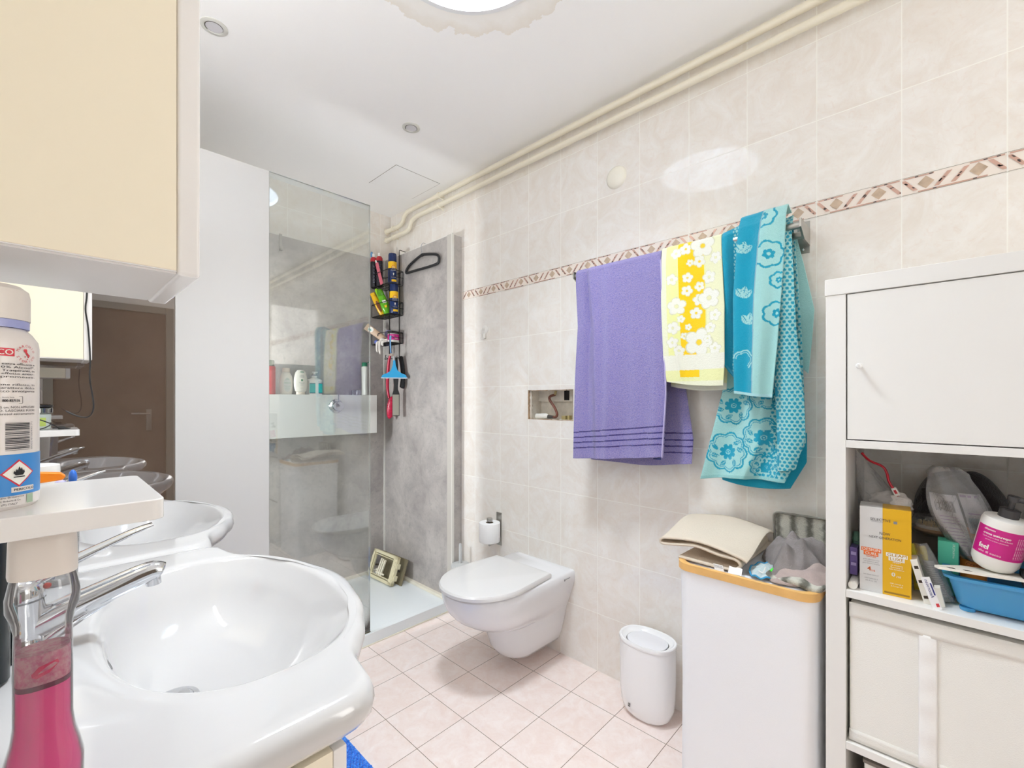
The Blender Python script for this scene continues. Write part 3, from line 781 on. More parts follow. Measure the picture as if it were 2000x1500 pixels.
def softbox(c, r, ang, m_, name, bend=.004, parent=None, tilt=0, tax='X'):
    m = MB()
    def fn(u, v):
        a = 2 * PI * v; t_ = (u - .5) * 2
        k = (1 - abs(t_) ** 7) ** .4
        return (c[0] + r[0] * t_, c[1] + r[1] * k * math.copysign(abs(math.cos(a)) ** .45, math.cos(a)), c[2] + r[2] * k * math.copysign(abs(math.sin(a)) ** .7, math.sin(a)) + bend * math.sin(5 * t_ + 2))
    m.surf(fn, 24, 28); m.xf(rot('Z', ang, c)); 
    if tilt: m.xf(rot(tax, tilt, c))
    return m.build(name, m_, parent, smooth=60)
# standing patterned mat leaning on the wall
m = MB(); base = [(p[0], p[1]) for p in rrect(-.10, .075, 0, .125, .014, 5)]
m.prism(base, (1.644, .285, .70), (0, -1, 0), (.0, 0, 1), (-.014, 0, 0)); m.xf(rot('Y', -.12, (1.644, .285, .70)))
bm_ = tag(m.build('small_mat', CHK, smooth=40, bevel=.004), 'small grey striped mat leaning on the tiled wall behind the cloths', 'mat')
m = MB(); m.tube([Vector((1.629, .285 - p[0], .70 + p[1])) for p in base], .0035, 8, closed=True); m.xf(rot('Y', -.12, (1.644, .285, .70))); m.build('bound_edge', mat('grey_binding', (128, 124, 116), .8), bm_)
crumple('cleaning_cloth', (1.475, .292, .7075), (.125, .078, .100), 4, GREYT, 'crumpled grey terry cloth heaped on the right of the hamper', 'cloth', .42, 4.6, nu=110, nv=60, folds=6)
crumple('cleaning_cloth', (1.405, .262, .703), (.095, .07, .05), 9, PINKT, 'greyish pink terry cloth crumpled under the grey one on the hamper', 'cloth', .45, 4.4, nu=90, nv=50)
o = softbox((1.345, .272, .7125), (.068, .03, .009), PI / 2 - .1, CHK, 'folded_cloth'); tag(o, 'folded off-white and grey striped cloth at the front of the hamper lid', 'cloth')
# pale cloth with blue binding
m = MB(); cpts = [(1.345 + .058 * math.cos(a) * (1 + .18 * math.sin(2 * a)), .352 + .036 * math.sin(a), 0) for a in [2 * PI * i / 40 for i in range(40)]]
m.surf(lambda u, v: (1.375 + .07 * v * math.cos(2 * PI * u), .348 + .036 * v * math.sin(2 * PI * u), .709 + .016 * (1 - v) + .003 * math.sin(9 * u * PI * 2) * v), 40, 8)
fc = m.build('face_cloth', mat('pale_blue_terry', (205, 219, 222), .95, bump=(300, .9, .004)), solid=.002); tag(fc, 'pale cloth with a bright blue edge beside the crumpled cloths', 'cloth')
m = MB(); m.tube([(1.375 + .07 * math.cos(2 * PI * u), .348 + .036 * math.sin(2 * PI * u), .711 + .003 * math.sin(18 * u * PI)) for u in [i / 40 for i in range(40)]], .0024, 8, closed=True)
m.build('blue_edging', mat('blue_binding', (52, 150, 200), .7), fc)
m = MB(); m.tube(smoothpts([(1.345, .298, .722), (1.35, .31, .727), (1.352, .322, .724), (1.348, .327, .718)], 5), [.006] * 15 + [.004], 10)
tag(m.build('green_sponge', mat('bright_green', (60, 205, 40), .6)), 'small bright green thing poking out beneath the cloths on the hamper', 'sponge')
m = MB(); m.tube(smoothpts([(1.325, .352, .722), (1.327, .342, .719), (1.33, .336, .735)], 5), .0014, 6)
tag(m.build('white_cord_loop', PLASTW), 'little white plastic loop on the pale cloth with blue edge', 'loop')
# ================================================================== TOWEL RAIL
t = thing('towel_rail', (XR, .70, 1.70), 'double steel towel rail on the tiled wall carrying three towels', 'towel rail')
for x, z in ((1.556, 1.700), (1.603, 1.684)):
    m = MB(); m.cyl((x, .300, z), (x, 1.118, z), .0105, 20); m.build('bar', STEEL, t)
for y in (.298, 1.113):
    m = MB(); m.box(1.535, XR - .003, y - .003, y + .003, 1.667, 1.715) if False else m.prism([(1.538, 1.716), (XR - .004, 1.716), (XR - .004, 1.664), (1.585, 1.664), (1.538, 1.69)], (0, y - .003, 0), (1, 0, 0), (0, 0, 1), (0, .006, 0))
    m.build('bracket', STEEL, t, smooth=0, bevel=.0006)
    m = MB(); m.box(XR - .004, XR, y - .002, y + .032, 1.643, 1.743) if y < 1 else m.box(XR - .004, XR, y - .032, y + .002, 1.643, 1.743)
    m.build('wall_plate', STEEL, t, smooth=0, bevel=.0006)
    yy = y + .016 if y < 1 else y - .016
    for z in (1.655, 1.733):
        q = MB(); q.lathe([(.0042, 0), (.0036, .0012), (.0005, .0018)], n=14, cap=False); q.xf(Matrix.Translation((XR - .004, yy, z)) @ Matrix.Rotation(-PI / 2, 4, 'Y')); q.build('screw', CHROME, t)

# ---- towels: layered sheets on fine grids with woven patterns
def interp(tab, t):
    ts = [p[0] for p in tab]
    return np.stack([np.interp(t, ts, [p[k] for p in tab]) for k in range(1, len(tab[0]))], -1)
def layer(L, R, X, fold, ns, nt, paint, crv=0.0):
    """L,R: tables (t, y, z) of the left/right edges; X: table (t, x); fold(s,t): depth waves"""
    s, t_ = np.meshgrid(np.linspace(0, 1, ns), np.linspace(0, 1, nt))
    l = interp(L, t_.ravel()); r_ = interp(R, t_.ravel()); x = interp(X, t_.ravel())[:, 0]
    sf = s.ravel(); tf = t_.ravel()
    y = l[:, 0] * (1 - sf) + r_[:, 0] * sf; z = l[:, 1] * (1 - sf) + r_[:, 1] * sf
    z = z - crv * np.sin(PI * sf) * tf
    x = x + fold(sf, tf)
    idx = np.arange(ns * nt).reshape(nt, ns)
    f = np.stack([idx[:-1, :-1], idx[:-1, 1:], idx[1:, 1:], idx[1:, :-1]], -1).reshape(-1, 4)
    return np.stack([x, y, z], -1), f, paint(sf, tf, y, z)
def towel(name, layers, m_, label, thick=.005):
    V = np.concatenate([a[0] for a in layers]); C = np.concatenate([a[2] for a in layers])
    F = []; b = 0
    for a in layers: F.append(a[1] + b); b += len(a[0])
    F = np.concatenate(F)
    me = bpy.data.meshes.new(name); me.from_pydata(V.tolist(), [], F.tolist())
    ca = me.color_attributes.new('pattern', 'FLOAT_COLOR', 'POINT')
    ca.data.foreach_set('color', np.concatenate([C, np.ones((len(C), 1))], 1).astype(np.float32).ravel())
    me.materials.append(m_); me.polygons.foreach_set('use_smooth', [True] * len(me.polygons)); me.update()
    o = bpy.data.objects.new(name, me); COL.objects.link(o)
    md = o.modifiers.new('solid', 'SOLIDIFY'); md.thickness = thick; md.offset = 0
    return tag(o, label, 'towel', 'towels on the double rail')
LC = lambda c: np.array(lin(c))
def base_c(n, c): return np.tile(LC(c), (n, 1))
def blend(C, mask, c): 
    mk = np.clip(mask, 0, 1)[:, None]; return C * (1 - mk) + LC(c) * mk
TOPX = [(0, 1.615), (.012, 1.598), (.022, 1.575), (.034, 1.552), (.05, 1.541), (.12, 1.536), (.5, 1.533), (1, 1.535)]

# purple towel 
def p_paint(tb, sp, wd=.0026):
    def f(s, t_, y, z):
        C = base_c(len(s), (166, 154, 203))
        d = tb(s) - 0 * z; dist = z - d
        for k in sp: C = blend(C, (np.abs(dist - k) < wd) * 1.0, (62, 46, 104))
        C = blend(C, (dist < .028) * .45, (178, 166, 212))
        return C
    return f
zb = lambda s: .936 + .042 * s
fr = layer([(0, 1.100, 1.716), (.03, 1.101, 1.722), (.34, 1.084, 1.483), (.6, 1.096, 1.268), (.85, 1.102, 1.05), (1, 1.104, .936)],
           [(0, .728, 1.715), (.03, .728, 1.722), (.4, .712, 1.42), (.7, .703, 1.2), (1, .716, .975)], TOPX,
           lambda s, t_: (-.010 * np.exp(-((s - .20 - .10 * t_) / .05) ** 2) - .008 * np.exp(-((s - .42) / .06) ** 2) * (.4 + .6 * t_) - .006 * np.sin(5.2 * s * PI + 1.5) * t_ - .012 * np.exp(-((s - .93) / .07) ** 2) * t_ + .008 * np.exp(-((s - .78) / .08) ** 2) * t_
                          + .014 * np.exp(-((s - .13 - .02 * t_) / .03) ** 2) * np.clip(1 - t_ * 1.1, 0, 1)) * 1.5 * np.clip(t_ * 7, 0, 1), 150, 430,
           p_paint(zb, (.108, .086, .065, .043)), .004)
zb2 = lambda s: .928 + .02 * s
bk = layer([(0, 1.09, 1.722), (.06, 1.09, 1.72), (.5, 1.06, 1.3), (1, 1.06, .93)], [(0, .729, 1.722), (.06, .728, 1.71), (.40, .705, 1.42), (.6, .668, 1.22), (.85, .640, 1.04), (1, .645, .95)],
           [(0, 1.612), (.05, 1.622), (.3, 1.618), (1, 1.602)], lambda s, t_: (-.014 * np.sin(s * 9 + 2.2) * t_ - .012 * np.exp(-((s - .95) / .05) ** 2)) * np.clip(t_ * 5, 0, 1), 110, 400, p_paint(zb2, (.112, .087, .064, .041)), .012)
PURP = attr_mat('purple_terry', scale=420, strength=1.0, dist=.006, tone=(420, .75, (*lin((92, 98, 190)),), .47, .64))
tw = towel('bath_towel', [fr, bk], PURP, 'lilac purple bath towel with dark stripes along its hem, left end of the rail')
m = MB(); m.quad((1.5285, .752, .964), (0, -1, 0), (0, .02, 1), 0, .03, 0, .009); m.build('brand_tag', mat('navy_tag', (40, 46, 96), .6), tw, smooth=0)
m = MB(); m.tube([(1.5365 - .012 * t_ - .003, interp([(0, .728, 1.715), (.03, .728, 1.722), (.4, .712, 1.42), (.7, .703, 1.2), (1, .716, .975)], np.array([t_]))[0][0], interp([(0, .728, 1.715), (.03, .728, 1.722), (.4, .712, 1.42), (.7, .703, 1.2), (1, .716, .975)], np.array([t_]))[0][1]) for t_ in [.08 + .92 * i / 40 for i in range(41)]], .0032, 8)
m.build('edge_hem', mat('lilac_hem', (176, 166, 206), .8), tw)

# yellow flowered towel
def flower(y, z, cy, cz, R, npet=5, a0=0.0, core=.28, ring=0):
    dy = y - cy; dz = z - cz; r_ = np.hypot(dy, dz) / R; th = np.arctan2(dz, dy) + a0
    edge = .66 + .34 * np.abs(np.cos(npet * th / 2)) ** .7
    if ring: return ((np.abs(r_ - edge) < ring) | (r_ < core)) * 1.0
    return ((r_ < edge) & (r_ > core)) * 1.0
def y_paint(s, t_, y, z):
    u = s; C = base_c(len(s), (238, 240, 168))
    rs = np.random.RandomState(2)
    C = blend(C, ((u > .30) & (u < .70)) * 1.0, (250, 208, 30))
    C = blend(C, (u > .72) * .55, (240, 240, 226)); C = blend(C, (u < .10) * .7, (238, 240, 226))
    Y = (1 - u) * .205
    fl = [(.150, 1.69, .019), (.118, 1.70, .02), (.062, 1.70, .04), (.105, 1.65, .012), (.165, 1.60, .02), (.115, 1.60, .017), (.075, 1.65, .02), (.118, 1.555, .018), (.078, 1.565, .016), (.082, 1.52, .019),
          (.152, 1.505, .03), (.045, 1.59, .022), (.048, 1.52, .036), (.092, 1.475, .02), (.140, 1.46, .013), (.03, 1.46, .02), (.165, 1.43, .022), (.118, 1.43, .011), (.132, 1.40, .012), (.085, 1.375, .047), (.17, 1.38, .02), (.15, 1.35, .018), (.045, 1.42, .018), (.055, 1.385, .014), (.02, 1.65, .02), (.03, 1.35, .02)]
    for cy, cz, R in fl:
        C = blend(C, flower(Y, z, cy, cz, R * 1.08, 5, cz * 90, 0), (222, 222, 190)); C = blend(C, flower(Y, z, cy, cz, R * .98, 5, cz * 90, .25), (243, 243, 232))
        C = blend(C, ((np.hypot(Y - cy, z - cz) < R * .2)) * 1.0, (250, 214, 60) if .06 < cy < .14 else (236, 236, 190))
    C = blend(C, ((z < 1.335) & (z > 1.282)) * 1.0, (241, 241, 226))
    C = blend(C, ((z < 1.282)) * 1.0, (238, 240, 180))
    C = blend(C, ((z < 1.282) & (z > 1.258) & (u > .26) & (u < .58)) * 1.0, (250, 208, 30))
    C = blend(C, (z < 1.244) * 1.0, (240, 241, 214))
    return C
YL = [(0, .724, 1.715), (.04, .724, 1.724), (.4, .721, 1.518), (.75, .712, 1.33), (1, .700, 1.243)]
YR = [(0, .521, 1.715), (.04, .520, 1.726), (.4, .506, 1.486), (.8, .505, 1.30), (1, .510, 1.226)]
fr = layer(YL, YR, TOPX, lambda s, t_: (-.008 * np.sin(s * 6.5 + 1.8 * t_) - .006 * np.exp(-((s - .12 - .18 * t_) / .04) ** 2)) * np.clip(t_ * 6, 0, 1), 150, 240, y_paint, .006)
bk = layer([(0, .726, 1.724), (.5, .718, 1.48), (1, .708, 1.228)], [(0, .522, 1.724), (.5, .514, 1.45), (1, .515, 1.214)], [(0, 1.612), (.1, 1.62), (1, 1.58)],
           lambda s, t_: -.006 * np.sin(s * 8) * t_, 70, 140, lambda s, t_, y, z: blend(base_c(len(s), (240, 240, 190)), (z < 1.235) * 1., (243, 243, 228)), .008)
towel('hand_towel', [fr, bk], attr_mat('flowered_terry', scale=600, strength=.8), 'yellow and white flowered towel hanging in the middle of the rail', .004)

# turquoise towel, bunched in several folds
DK = (27, 158, 188); LT = (168, 219, 217)
def scallop(y, z, cy, cz, R, wd, n=9, a0=0., sweep=None):
    dy = y - cy; dz = z - cz; r_ = np.hypot(dy, dz); th = np.arctan2(dz, dy) + a0
    e = R * (.86 + .14 * np.abs(np.sin(n * th / 2)))
    mk = (np.abs(r_ - e) < wd)
    if sweep: mk &= (np.abs(((th - sweep[0] + PI) % (2 * PI)) - PI) < sweep[1])
    return mk * 1.0
def leaf(y, z, cy, cz, L_, W_, a):
    dy = y - cy; dz = z - cz; u = dy * math.cos(a) + dz * math.sin(a); v = -dy * math.sin(a) + dz * math.cos(a)
    ins = np.clip(1 - (u / L_) ** 2, 0, 1) * W_
    body = (np.abs(v) < ins) & (np.abs(u) < L_)
    vein = (np.abs(v) < W_ * .10) | (np.abs(np.sin(u / L_ * 9 + np.abs(v) / W_ * 3)) < .22)
    return body * np.where(vein, 0.0, 1.0)
def dots(y, z, p, r_):
    a = y / p; b = z / (p * .87); k = np.round(b); a2 = a - .5 * (k % 2)
    return (np.hypot((a2 - np.round(a2)) * p, (b - k) * p * .87) < r_) * 1.0
def motif(C, y, z, oy, oz, col, s_=1.0):
    g = lambda mk: blend(C, mk, col)
    C = blend(C, scallop(y, z, oy, oz, .062 * s_, .0028 * s_, 9), col)
    C = blend(C, scallop(y, z, oy, oz, .054 * s_, .0012 * s_, 9), col)
    C = blend(C, flower(y, z, oy, oz, .026 * s_, 8, .4, .30), col); C = blend(C, flower(y, z, oy, oz, .0065 * s_, 8, .4, .3), col)
    for a in (2.3, 2.9, -.3, .4, -2.2, -1.2):
        C = blend(C, leaf(y, z, oy + .040 * s_ * math.cos(a), oz + .040 * s_ * math.sin(a), .013 * s_, .007 * s_, a + .6), col)
    return C
def tA(s, t_, y, z):
    C = base_c(len(s), LT)
    for oy, oz, k in ((.515, 1.005, 1.05), (.405, 1.06, 1.0), (.50, 1.16, 1.0), (.40, .965, .7), (.40, 1.2, .8)): C = motif(C, y, z, oy, oz, DK, k)
    C = blend(C, (s > .62) * dots(y, z, .0135, .0043), DK)
    C = blend(C, (t_ > .985) * 1.0, (150, 206, 206)); return C
def tB(s, t_, y, z):
    C = base_c(len(s), DK); C = blend(C, (s > .45) * (s < .85) * dots(y, z, .012, .0042), LT); C = blend(C, (s < .04) * 1., (150, 200, 214)); return C
def tC(s, t_, y, z):
    C = base_c(len(s), DK)
    for oy, oz in ((.448, 1.50), (.432, 1.415), (.45, 1.64)):
        for a in (1.8, 2.6, 1.0): C = blend(C, leaf(y, z, oy + .016 * math.cos(a), oz + .018 * math.sin(a), .019, .0105, a), LT)
    C = blend(C, scallop(y, z, .445, 1.305, .03, .0022, 5, 0, (2.2, 2.0)), LT); C = blend(C, scallop(y, z, .445, 1.305, .023, .0012, 5, 0, (2.2, 2.0)), LT)
    e = .52 - .05 * np.sin(t_ * 3)
    L2 = base_c(len(s), LT)
    for oy, oz, k in ((.375, 1.62, 1.0), (.355, 1.44, .9), (.392, 1.74, .9), (.35, 1.54, .6)):
        L2 = blend(L2, scallop(y, z, oy, oz, .04 * k, .003, 7), DK); L2 = blend(L2, flower(y, z, oy, oz, .016 * k, 6, .3, .3), DK)
    C = np.where((s > e)[:, None], L2, C)
    C = blend(C, (np.abs(s - e) < .014) * 1., (140, 186, 200)); C = blend(C, (t_ > .985) * 1., (176, 222, 226)); return C
def tD(s, t_, y, z):
    C = base_c(len(s), LT); C = blend(C, dots(y, z, .0128, .0044), DK); C = blend(C, (s < .12) * (np.sin(z * 90) > .2) * 1., DK); return C
def tE(s, t_, y, z):
    C = base_c(len(s), LT); return C
# long back layer
A = layer([(0, .52, 1.72), (.1, .52, 1.66), (.45, .515, 1.32), (.62, .532, 1.20), (.85, .572, 1.02), (1, .598, .908)],
          [(0, .33, 1.735), (.1, .325, 1.66), (.4, .305, 1.40), (.62, .296, 1.2), (.85, .290, 1.05), (1, .345, .925)],
          [(0, 1.60), (.1, 1.615), (.5, 1.60), (1, 1.575)], lambda s, t_: (-.012 * np.sin(s * 13 + 1 + t_) - .012 * np.exp(-((s - .55) / .05) ** 2)) * np.clip(t_ * 3, 0, 1), 150, 330, tA, -.006)
A2 = layer([(0, .56, .985), (1, .535, .908)], [(0, .292, 1.08), (.6, .292, .99), (1, .335, .905)], [(0, 1.602), (1, 1.598)], lambda s, t_: -.004 * np.sin(s * 9), 60, 30, lambda s, t_, y, z: base_c(len(s), DK), .012)
E_ = layer([(0, .34, 1.70), (1, .33, 1.3)], [(0, .325, 1.69), (.2, .305, 1.60), (.52, .277, 1.455), (.7, .283, 1.36), (1, .292, 1.26)], [(0, 1.625), (1, 1.62)], lambda s, t_: 0 * s, 30, 90, tE)
B = layer([(0, .521, 1.715), (.05, .521, 1.726), (.45, .514, 1.50), (.8, .520, 1.35), (.93, .523, 1.31), (1, .506, 1.290)],
          [(0, .44, 1.735), (.05, .445, 1.75), (.45, .45, 1.50), (1, .455, 1.20)], [(0, 1.60), (.03, 1.56), (.08, 1.543), (1, 1.548)], lambda s, t_: (-.010 * np.sin(s * 7.5 + .5)) * np.clip(t_ * 6, 0, 1), 90, 230, tB)
Dl = layer([(0, .36, 1.735), (.1, .372, 1.66), (.5, .37, 1.3), (.75, .362, 1.1), (1, .36, .96)], [(0, .325, 1.745), (.1, .322, 1.646), (.4, .312, 1.40), (.7, .291, 1.16), (.85, .289, 1.07), (1, .315, .97)],
           [(0, 1.59), (.04, 1.56), (.1, 1.552), (1, 1.56)], lambda s, t_: -.013 * np.sin(s * PI) * np.clip(t_ * 6, 0, 1), 80, 300, tD)
Cl = layer([(0, .452, 1.745), (.04, .458, 1.762), (.4, .476, 1.50), (.8, .474, 1.30), (1, .472, 1.200)], [(0, .332, 1.76), (.04, .330, 1.768), (.3, .338, 1.60), (.7, .353, 1.36), (1, .368, 1.186)],
           [(0, 1.60), (.02, 1.57), (.05, 1.538), (.1, 1.525), (1, 1.522)], lambda s, t_: (-.012 * np.sin(s * PI) - .007 * np.sin(s * 11 + 1.2) ) * np.clip(t_ * 6, 0, 1), 110, 270, tC, .002)
towel('bath_towel', [A, A2, E_, B, Dl, Cl], attr_mat('turquoise_terry', scale=520, strength=.9), 'turquoise patterned bath towel bunched in folds at the right end of the rail', .004)

# ================================================================== CUBE SHELF UNIT
KX0, KX1 = 1.30, 1.652
t = thing('shelf_unit', (1.476, -.186, 0), 'tall white cube shelf unit against the tiled wall at the right', 'shelf unit')
KW = mat('white_foil', (234, 233, 230), .38)
m = MB(); m.box(KX0, KX1, .160, .199, 0, 1.428).build('side_panel', KW, t, smooth=0, bevel=.0012)
m = MB(); m.box(KX0, KX1, -.571, -.532, 0, 1.428).build('side_panel', KW, t, smooth=0, bevel=.0012)
m = MB(); m.box(KX0 - .002, KX1, -.573, .201, 1.4283, 1.467).build('top_panel', KW, t, smooth=0, bevel=.0015)
m = MB(); m.box(KX0, KX1, -.5318, .1598, .0, .034).build('bottom_panel', KW, t, smooth=0, bevel=.0012)
for z in (.362, .718, 1.068):
    m = MB(); m.box(KX0, KX1, -.5318, .1598, z, z + .0175).build('shelf', KW, t, smooth=0, bevel=.0008)
for z0, z1 in ((.0345, .3617), (.3798, .7177), (.7358, 1.0677), (1.0858, 1.4280)):
    m = MB(); m.box(KX0, KX1, -.194, -.1775, z0, z1).build('divider', KW, t, smooth=0)
d = MB().box(KX0 + .0005, KX0 + .016, -.175, .1572, 1.0880, 1.4262).build('door', KW, t, smooth=0, bevel=.0008)
m = MB(); m.lathe([(.0035, 0), (.0035, .014), (.0062, .0155), (.0066, .02), (.0045, .0225), (.0005, .023)], n=24, cap=False); m.xf(Matrix.Translation((KX0 + .001, .1335, 1.257)) @ Matrix.Rotation(-PI / 2, 4, 'Y'))
m.build('knob', mat('white_metal_knob', (236, 236, 234), .2), d)
MB().box(KX0 + .017, KX0 + .32, -.174, .156, 1.0875, 1.09).build('door_box', KW, t, smooth=0)

# fabric box in the third row
FB = mat('off_white_fabric', (240, 239, 234), .9, bump=(420, .4, .002))
t = thing('fabric_box', (1.46, -.01, .38), 'off-white fabric storage box filling the shelf below the toiletries', 'storage box')
m = MB()
def fbx(x, y, z): return x
m.box(KX0 + .010, KX1 - .02, -.170, .1545, .3805, .704)
m.build('body', FB, t, smooth=0, bevel=.006)
m = MB(); m.surf(lambda u, v: (KX0 + .0085 + .0012 * math.sin(9 * u), .1545 - .324 * u, .672 + .034 * v), 24, 4).build('top_hem', mat('fabric_hem', (234, 232, 226), .9, bump=(420, .4, .002)), t, solid=.002)
m = MB(); m.surf(lambda u, v: (KX0 + .0078 - .0035 * math.sin(PI * u) * (1 - v * .6) - .0012 * math.sin(30 * v) , .0335 - .029 * u, .392 + .283 * v), 8, 40).build('pull_strap', mat('strap_fabric', (243, 242, 240), .85, bump=(420, .3, .002)), t, solid=.002)
m = MB(); m.surf(lambda u, v: (KX0 + .009, .1545 - .324 * u, .384 + .026 * v), 12, 3).build('bottom_hem', mat('fabric_hem', (222, 219, 212), .9), t, solid=.0015)
t = thing('storage_box', (1.47, 0, .0345), 'white lidded box on the lowest visible shelf', 'storage box')
m = MB(); m.box(KX0 + .02, KX1 - .02, -.168, .128, .0350, .338).build('body', PLASTW, t, smooth=0, bevel=.004)
MB().box(KX0 + .016, KX0 + .4 - .07, -.170, .130, .338, .346).build('lid', mat('box_lid_grey', (120, 112, 104), .6), t, smooth=0, bevel=.001)

SH = .7358   # shelf the toiletries stand on
def boxthing(name, lab, cat, c, size, yaw, mats, tilt=None, bevel=.0006, group=None):
    """c = centre of the base; returns (thing, matrix)"""
    t = thing(name, c, lab, cat, group)
    M_ = Matrix.Translation(Vector(c)) @ Matrix.Rotation(yaw, 4, 'Z')
    if tilt: M_ = M_ @ Matrix.Rotation(tilt[1], 4, tilt[0])
    return t, M_
# silver and gold hair-colour box
t, M_ = boxthing('hair_product_box', 'tall silver and gold cardboard box of hair products standing at the front of the shelf', 'box', (1.358, .0935, SH), 0, 0, None)
M_ = M_ @ Matrix.Rotation(.07, 4, 'Z')
SIL = mat('silver_card', (214, 214, 214), .3, .35); GOLD = mat('gold_card', (226, 176, 34), .28, .45)
W2, D2, H2 = .0455, .030, .196
m = MB(); m.box(-D2, D2, 0.004, W2, 0, H2, 0); m.box(-D2, D2, -W2, 0.004, 0, H2, 1)
m.xf(M_); m.build('carton', [SIL, GOLD], t, smooth=0, bevel=.0005)
F_ = lambda lift=.0004: (lambda x, y: M_ @ Vector((-D2 - lift, W2 - x, y)))
ORG = mat('orange_print', (226, 110, 44), .5); WPR = mat('white_print', (240, 238, 230), .5); GRP = mat('grey_print', (130, 130, 134), .5); GPR = mat('gold_print', (206, 160, 40), .4, .3)
m = MB(); f = F_(.0006); f2 = F_(.0009)
put_text(m, 'SELECTIVE', .0075, f, 0, 'C', .036) if False else put_text(m, 'SELECTIVE', .0085, lambda x, y: f(.0375 + x, .1655 + y), 0, 'C', .036)
m.poly([f(.0605, .163), f(.067, .163), f(.067, .169), f(.0605, .169)], 1)
put_text(m, 'PROFESSIONAL', .0025, lambda x, y: f(.033 + x, .1625 + y), 1, 'C', .022)
put_text(m, 'NOW', .0095, lambda x, y: f(.0455 + x, .1345 + y), 0, 'C', .019)
put_text(m, 'NEXT GENERATION', .0075, lambda x, y: f(.0455 + x, .125 + y), 0, 'C', .056)
m.build('black_print', [INK, GRP], t, smooth=0)
m = MB()
def lab2(x0, x1, y0, y1, mi): m.poly([f(x0, y0), f(x1, y0 - .001), f(x1, y1 - .001), f(x0, y1)], mi)
lab2(.003, .039, .0925, .1015, 0); lab2(.0075, .034, .0835, .0925, 0)
put_text(m, 'DESIGN', .009, lambda x, y: f2(.021 + x, .094 + y), 1, 'C', .032, 1)
put_text(m, 'CURL', .009, lambda x, y: f2(.021 + x, .085 + y), 1, 'C', .022, 1)
put_text(m, 'TEXTURE', .0045, lambda x, y: f(.021 + x, .079 + y), 0, 'C', .018, 1)
put_text(m, 'gelee definizione ricci', .0038, lambda x, y: f(.021 + x, .0725 + y), 2, 'C', .029)
put_text(m, 'curl definition gelee', .0038, lambda x, y: f(.021 + x, .068 + y), 2, 'C', .027)
put_text(m, 'gelee definition boucles', .0038, lambda x, y: f(.021 + x, .0635 + y), 2, 'C', .031)
put_text(m, '4', .013, lambda x, y: f(.014 + x, .0485 + y), 0, 'L', None, 2)
put_text(m, '/10', .006, lambda x, y: f(.0205 + x, .047 + y), 0, 'L', None, 1)
put_text(m, '100% VEGAN PRODUCT', .0032, lambda x, y: f(.021 + x, .0375 + y), 2, 'C', .028)
put_text(m, '250 ml/net e', .004, lambda x, y: f(.021 + x, .029 + y), 2, 'C', .024)
put_text(m, '8.5 fl.oz. US', .004, lambda x, y: f(.021 + x, .0235 + y), 2, 'C', .020)
m.build('orange_label', [ORG, WPR, GRP], t, smooth=0)
m = MB()
lab2(.0475, .0845, .0885, .097, 0); lab2(.052, .0795, .0795, .0885, 0)
put_text(m, 'GLEAM', .009, lambda x, y: f2(.066 + x, .0895 + y), 1, 'C', .033, 1)
put_text(m, 'LUXE', .009, lambda x, y: f2(.066 + x, .081 + y), 1, 'C', .023, 1)
put_text(m, 'FINISH', .0045, lambda x, y: f(.066 + x, .075 + y), 0, 'C', .013, 1)
for q, (s_, w_) in enumerate((('olio illuminante', .021), ('illuminating oil', .021), ('huile illuminatrice', .025))): put_text(m, s_, .0038, lambda x, y: f(.066 + x, .0685 - .0045 * q + y), 0, 'C', w_)
put_text(m, '0', .013, lambda x, y: f(.057 + x, .0445 + y), 0, 'L', None, 2)
put_text(m, '/10', .006, lambda x, y: f(.0655 + x, .043 + y), 0, 'L', None, 1)
put_text(m, '100 ml/net e', .004, lambda x, y: f(.066 + x, .027 + y), 0, 'C', .022)
put_text(m, '3.4 fl.oz. US', .004, lambda x, y: f(.066 + x, .0215 + y), 0, 'C', .020)
m.build('gold_side_print', [WPR, GPR], t, smooth=0)
m = MB(); m.poly([M_ @ Vector(p) for p in ((-D2 - .0003, -W2 + .003, .008), (-D2 - .0003, W2 - .0445, .008), (-D2 - .0003, W2 - .0445, .004), (-D2 - .0003, -W2 + .003, .004))])
g = lambda x, y: M_ @ Vector((-D2 + .006 + y, -W2 - .0004, .05 + x))
put_text(m, 'BRILLIANT SHINE', .006, g, 0, 'L', .055, 1); put_text(m, 'WET EFFECT', .005, lambda x, y: g(x, y + .008), 0, 'L', .04)
m.build('side_print', mat('dark_gold_print', (150, 112, 20), .5), t, smooth=0)

# translucent blue tray
t = thing('plastic_tray', (1.44, -.095, SH), 'translucent blue plastic tub at the front of the shelf under the pump bottle', 'tub')
BLT = NT('blue_translucent'); BLT.set(Base_Color=(*lin((74, 158, 208)), 1), Roughness=.25); BLT.bsdf.inputs['Subsurface Weight'].default_value = .4; BLT.bsdf.inputs['Subsurface Radius'].default_value = (.02, .05, .08)
tm = BLT.m
def tr_(x0, x1, y0, y1, r, z): return [(x, y, SH + z) for x, y in rrect(x0, x1, y0, y1, r, 6)]
m = MB(); a = .012
m.loft([tr_(1.345, 1.52, -.165, -.032, .02, .005), tr_(1.338, 1.53, -.17, -.026, .02, .012), tr_(1.325, 1.545, -.17, -.012, .022, .066), tr_(1.316, 1.552, -.172, -.004, .024, .068), tr_(1.315, 1.553, -.1725, -.003, .024, .074), tr_(1.330, 1.54, -.168, -.016, .02, .074), tr_(1.342, 1.525, -.166, -.03, .018, .016)])
m.build('tub', tm, t)
for x in (1.35, 1.50):
    m = MB(); m.lathe([(.012, 0), (.013, .007)], (x, -.042, SH), 20); m.build('foot', tm, t)
TB = SH + .075
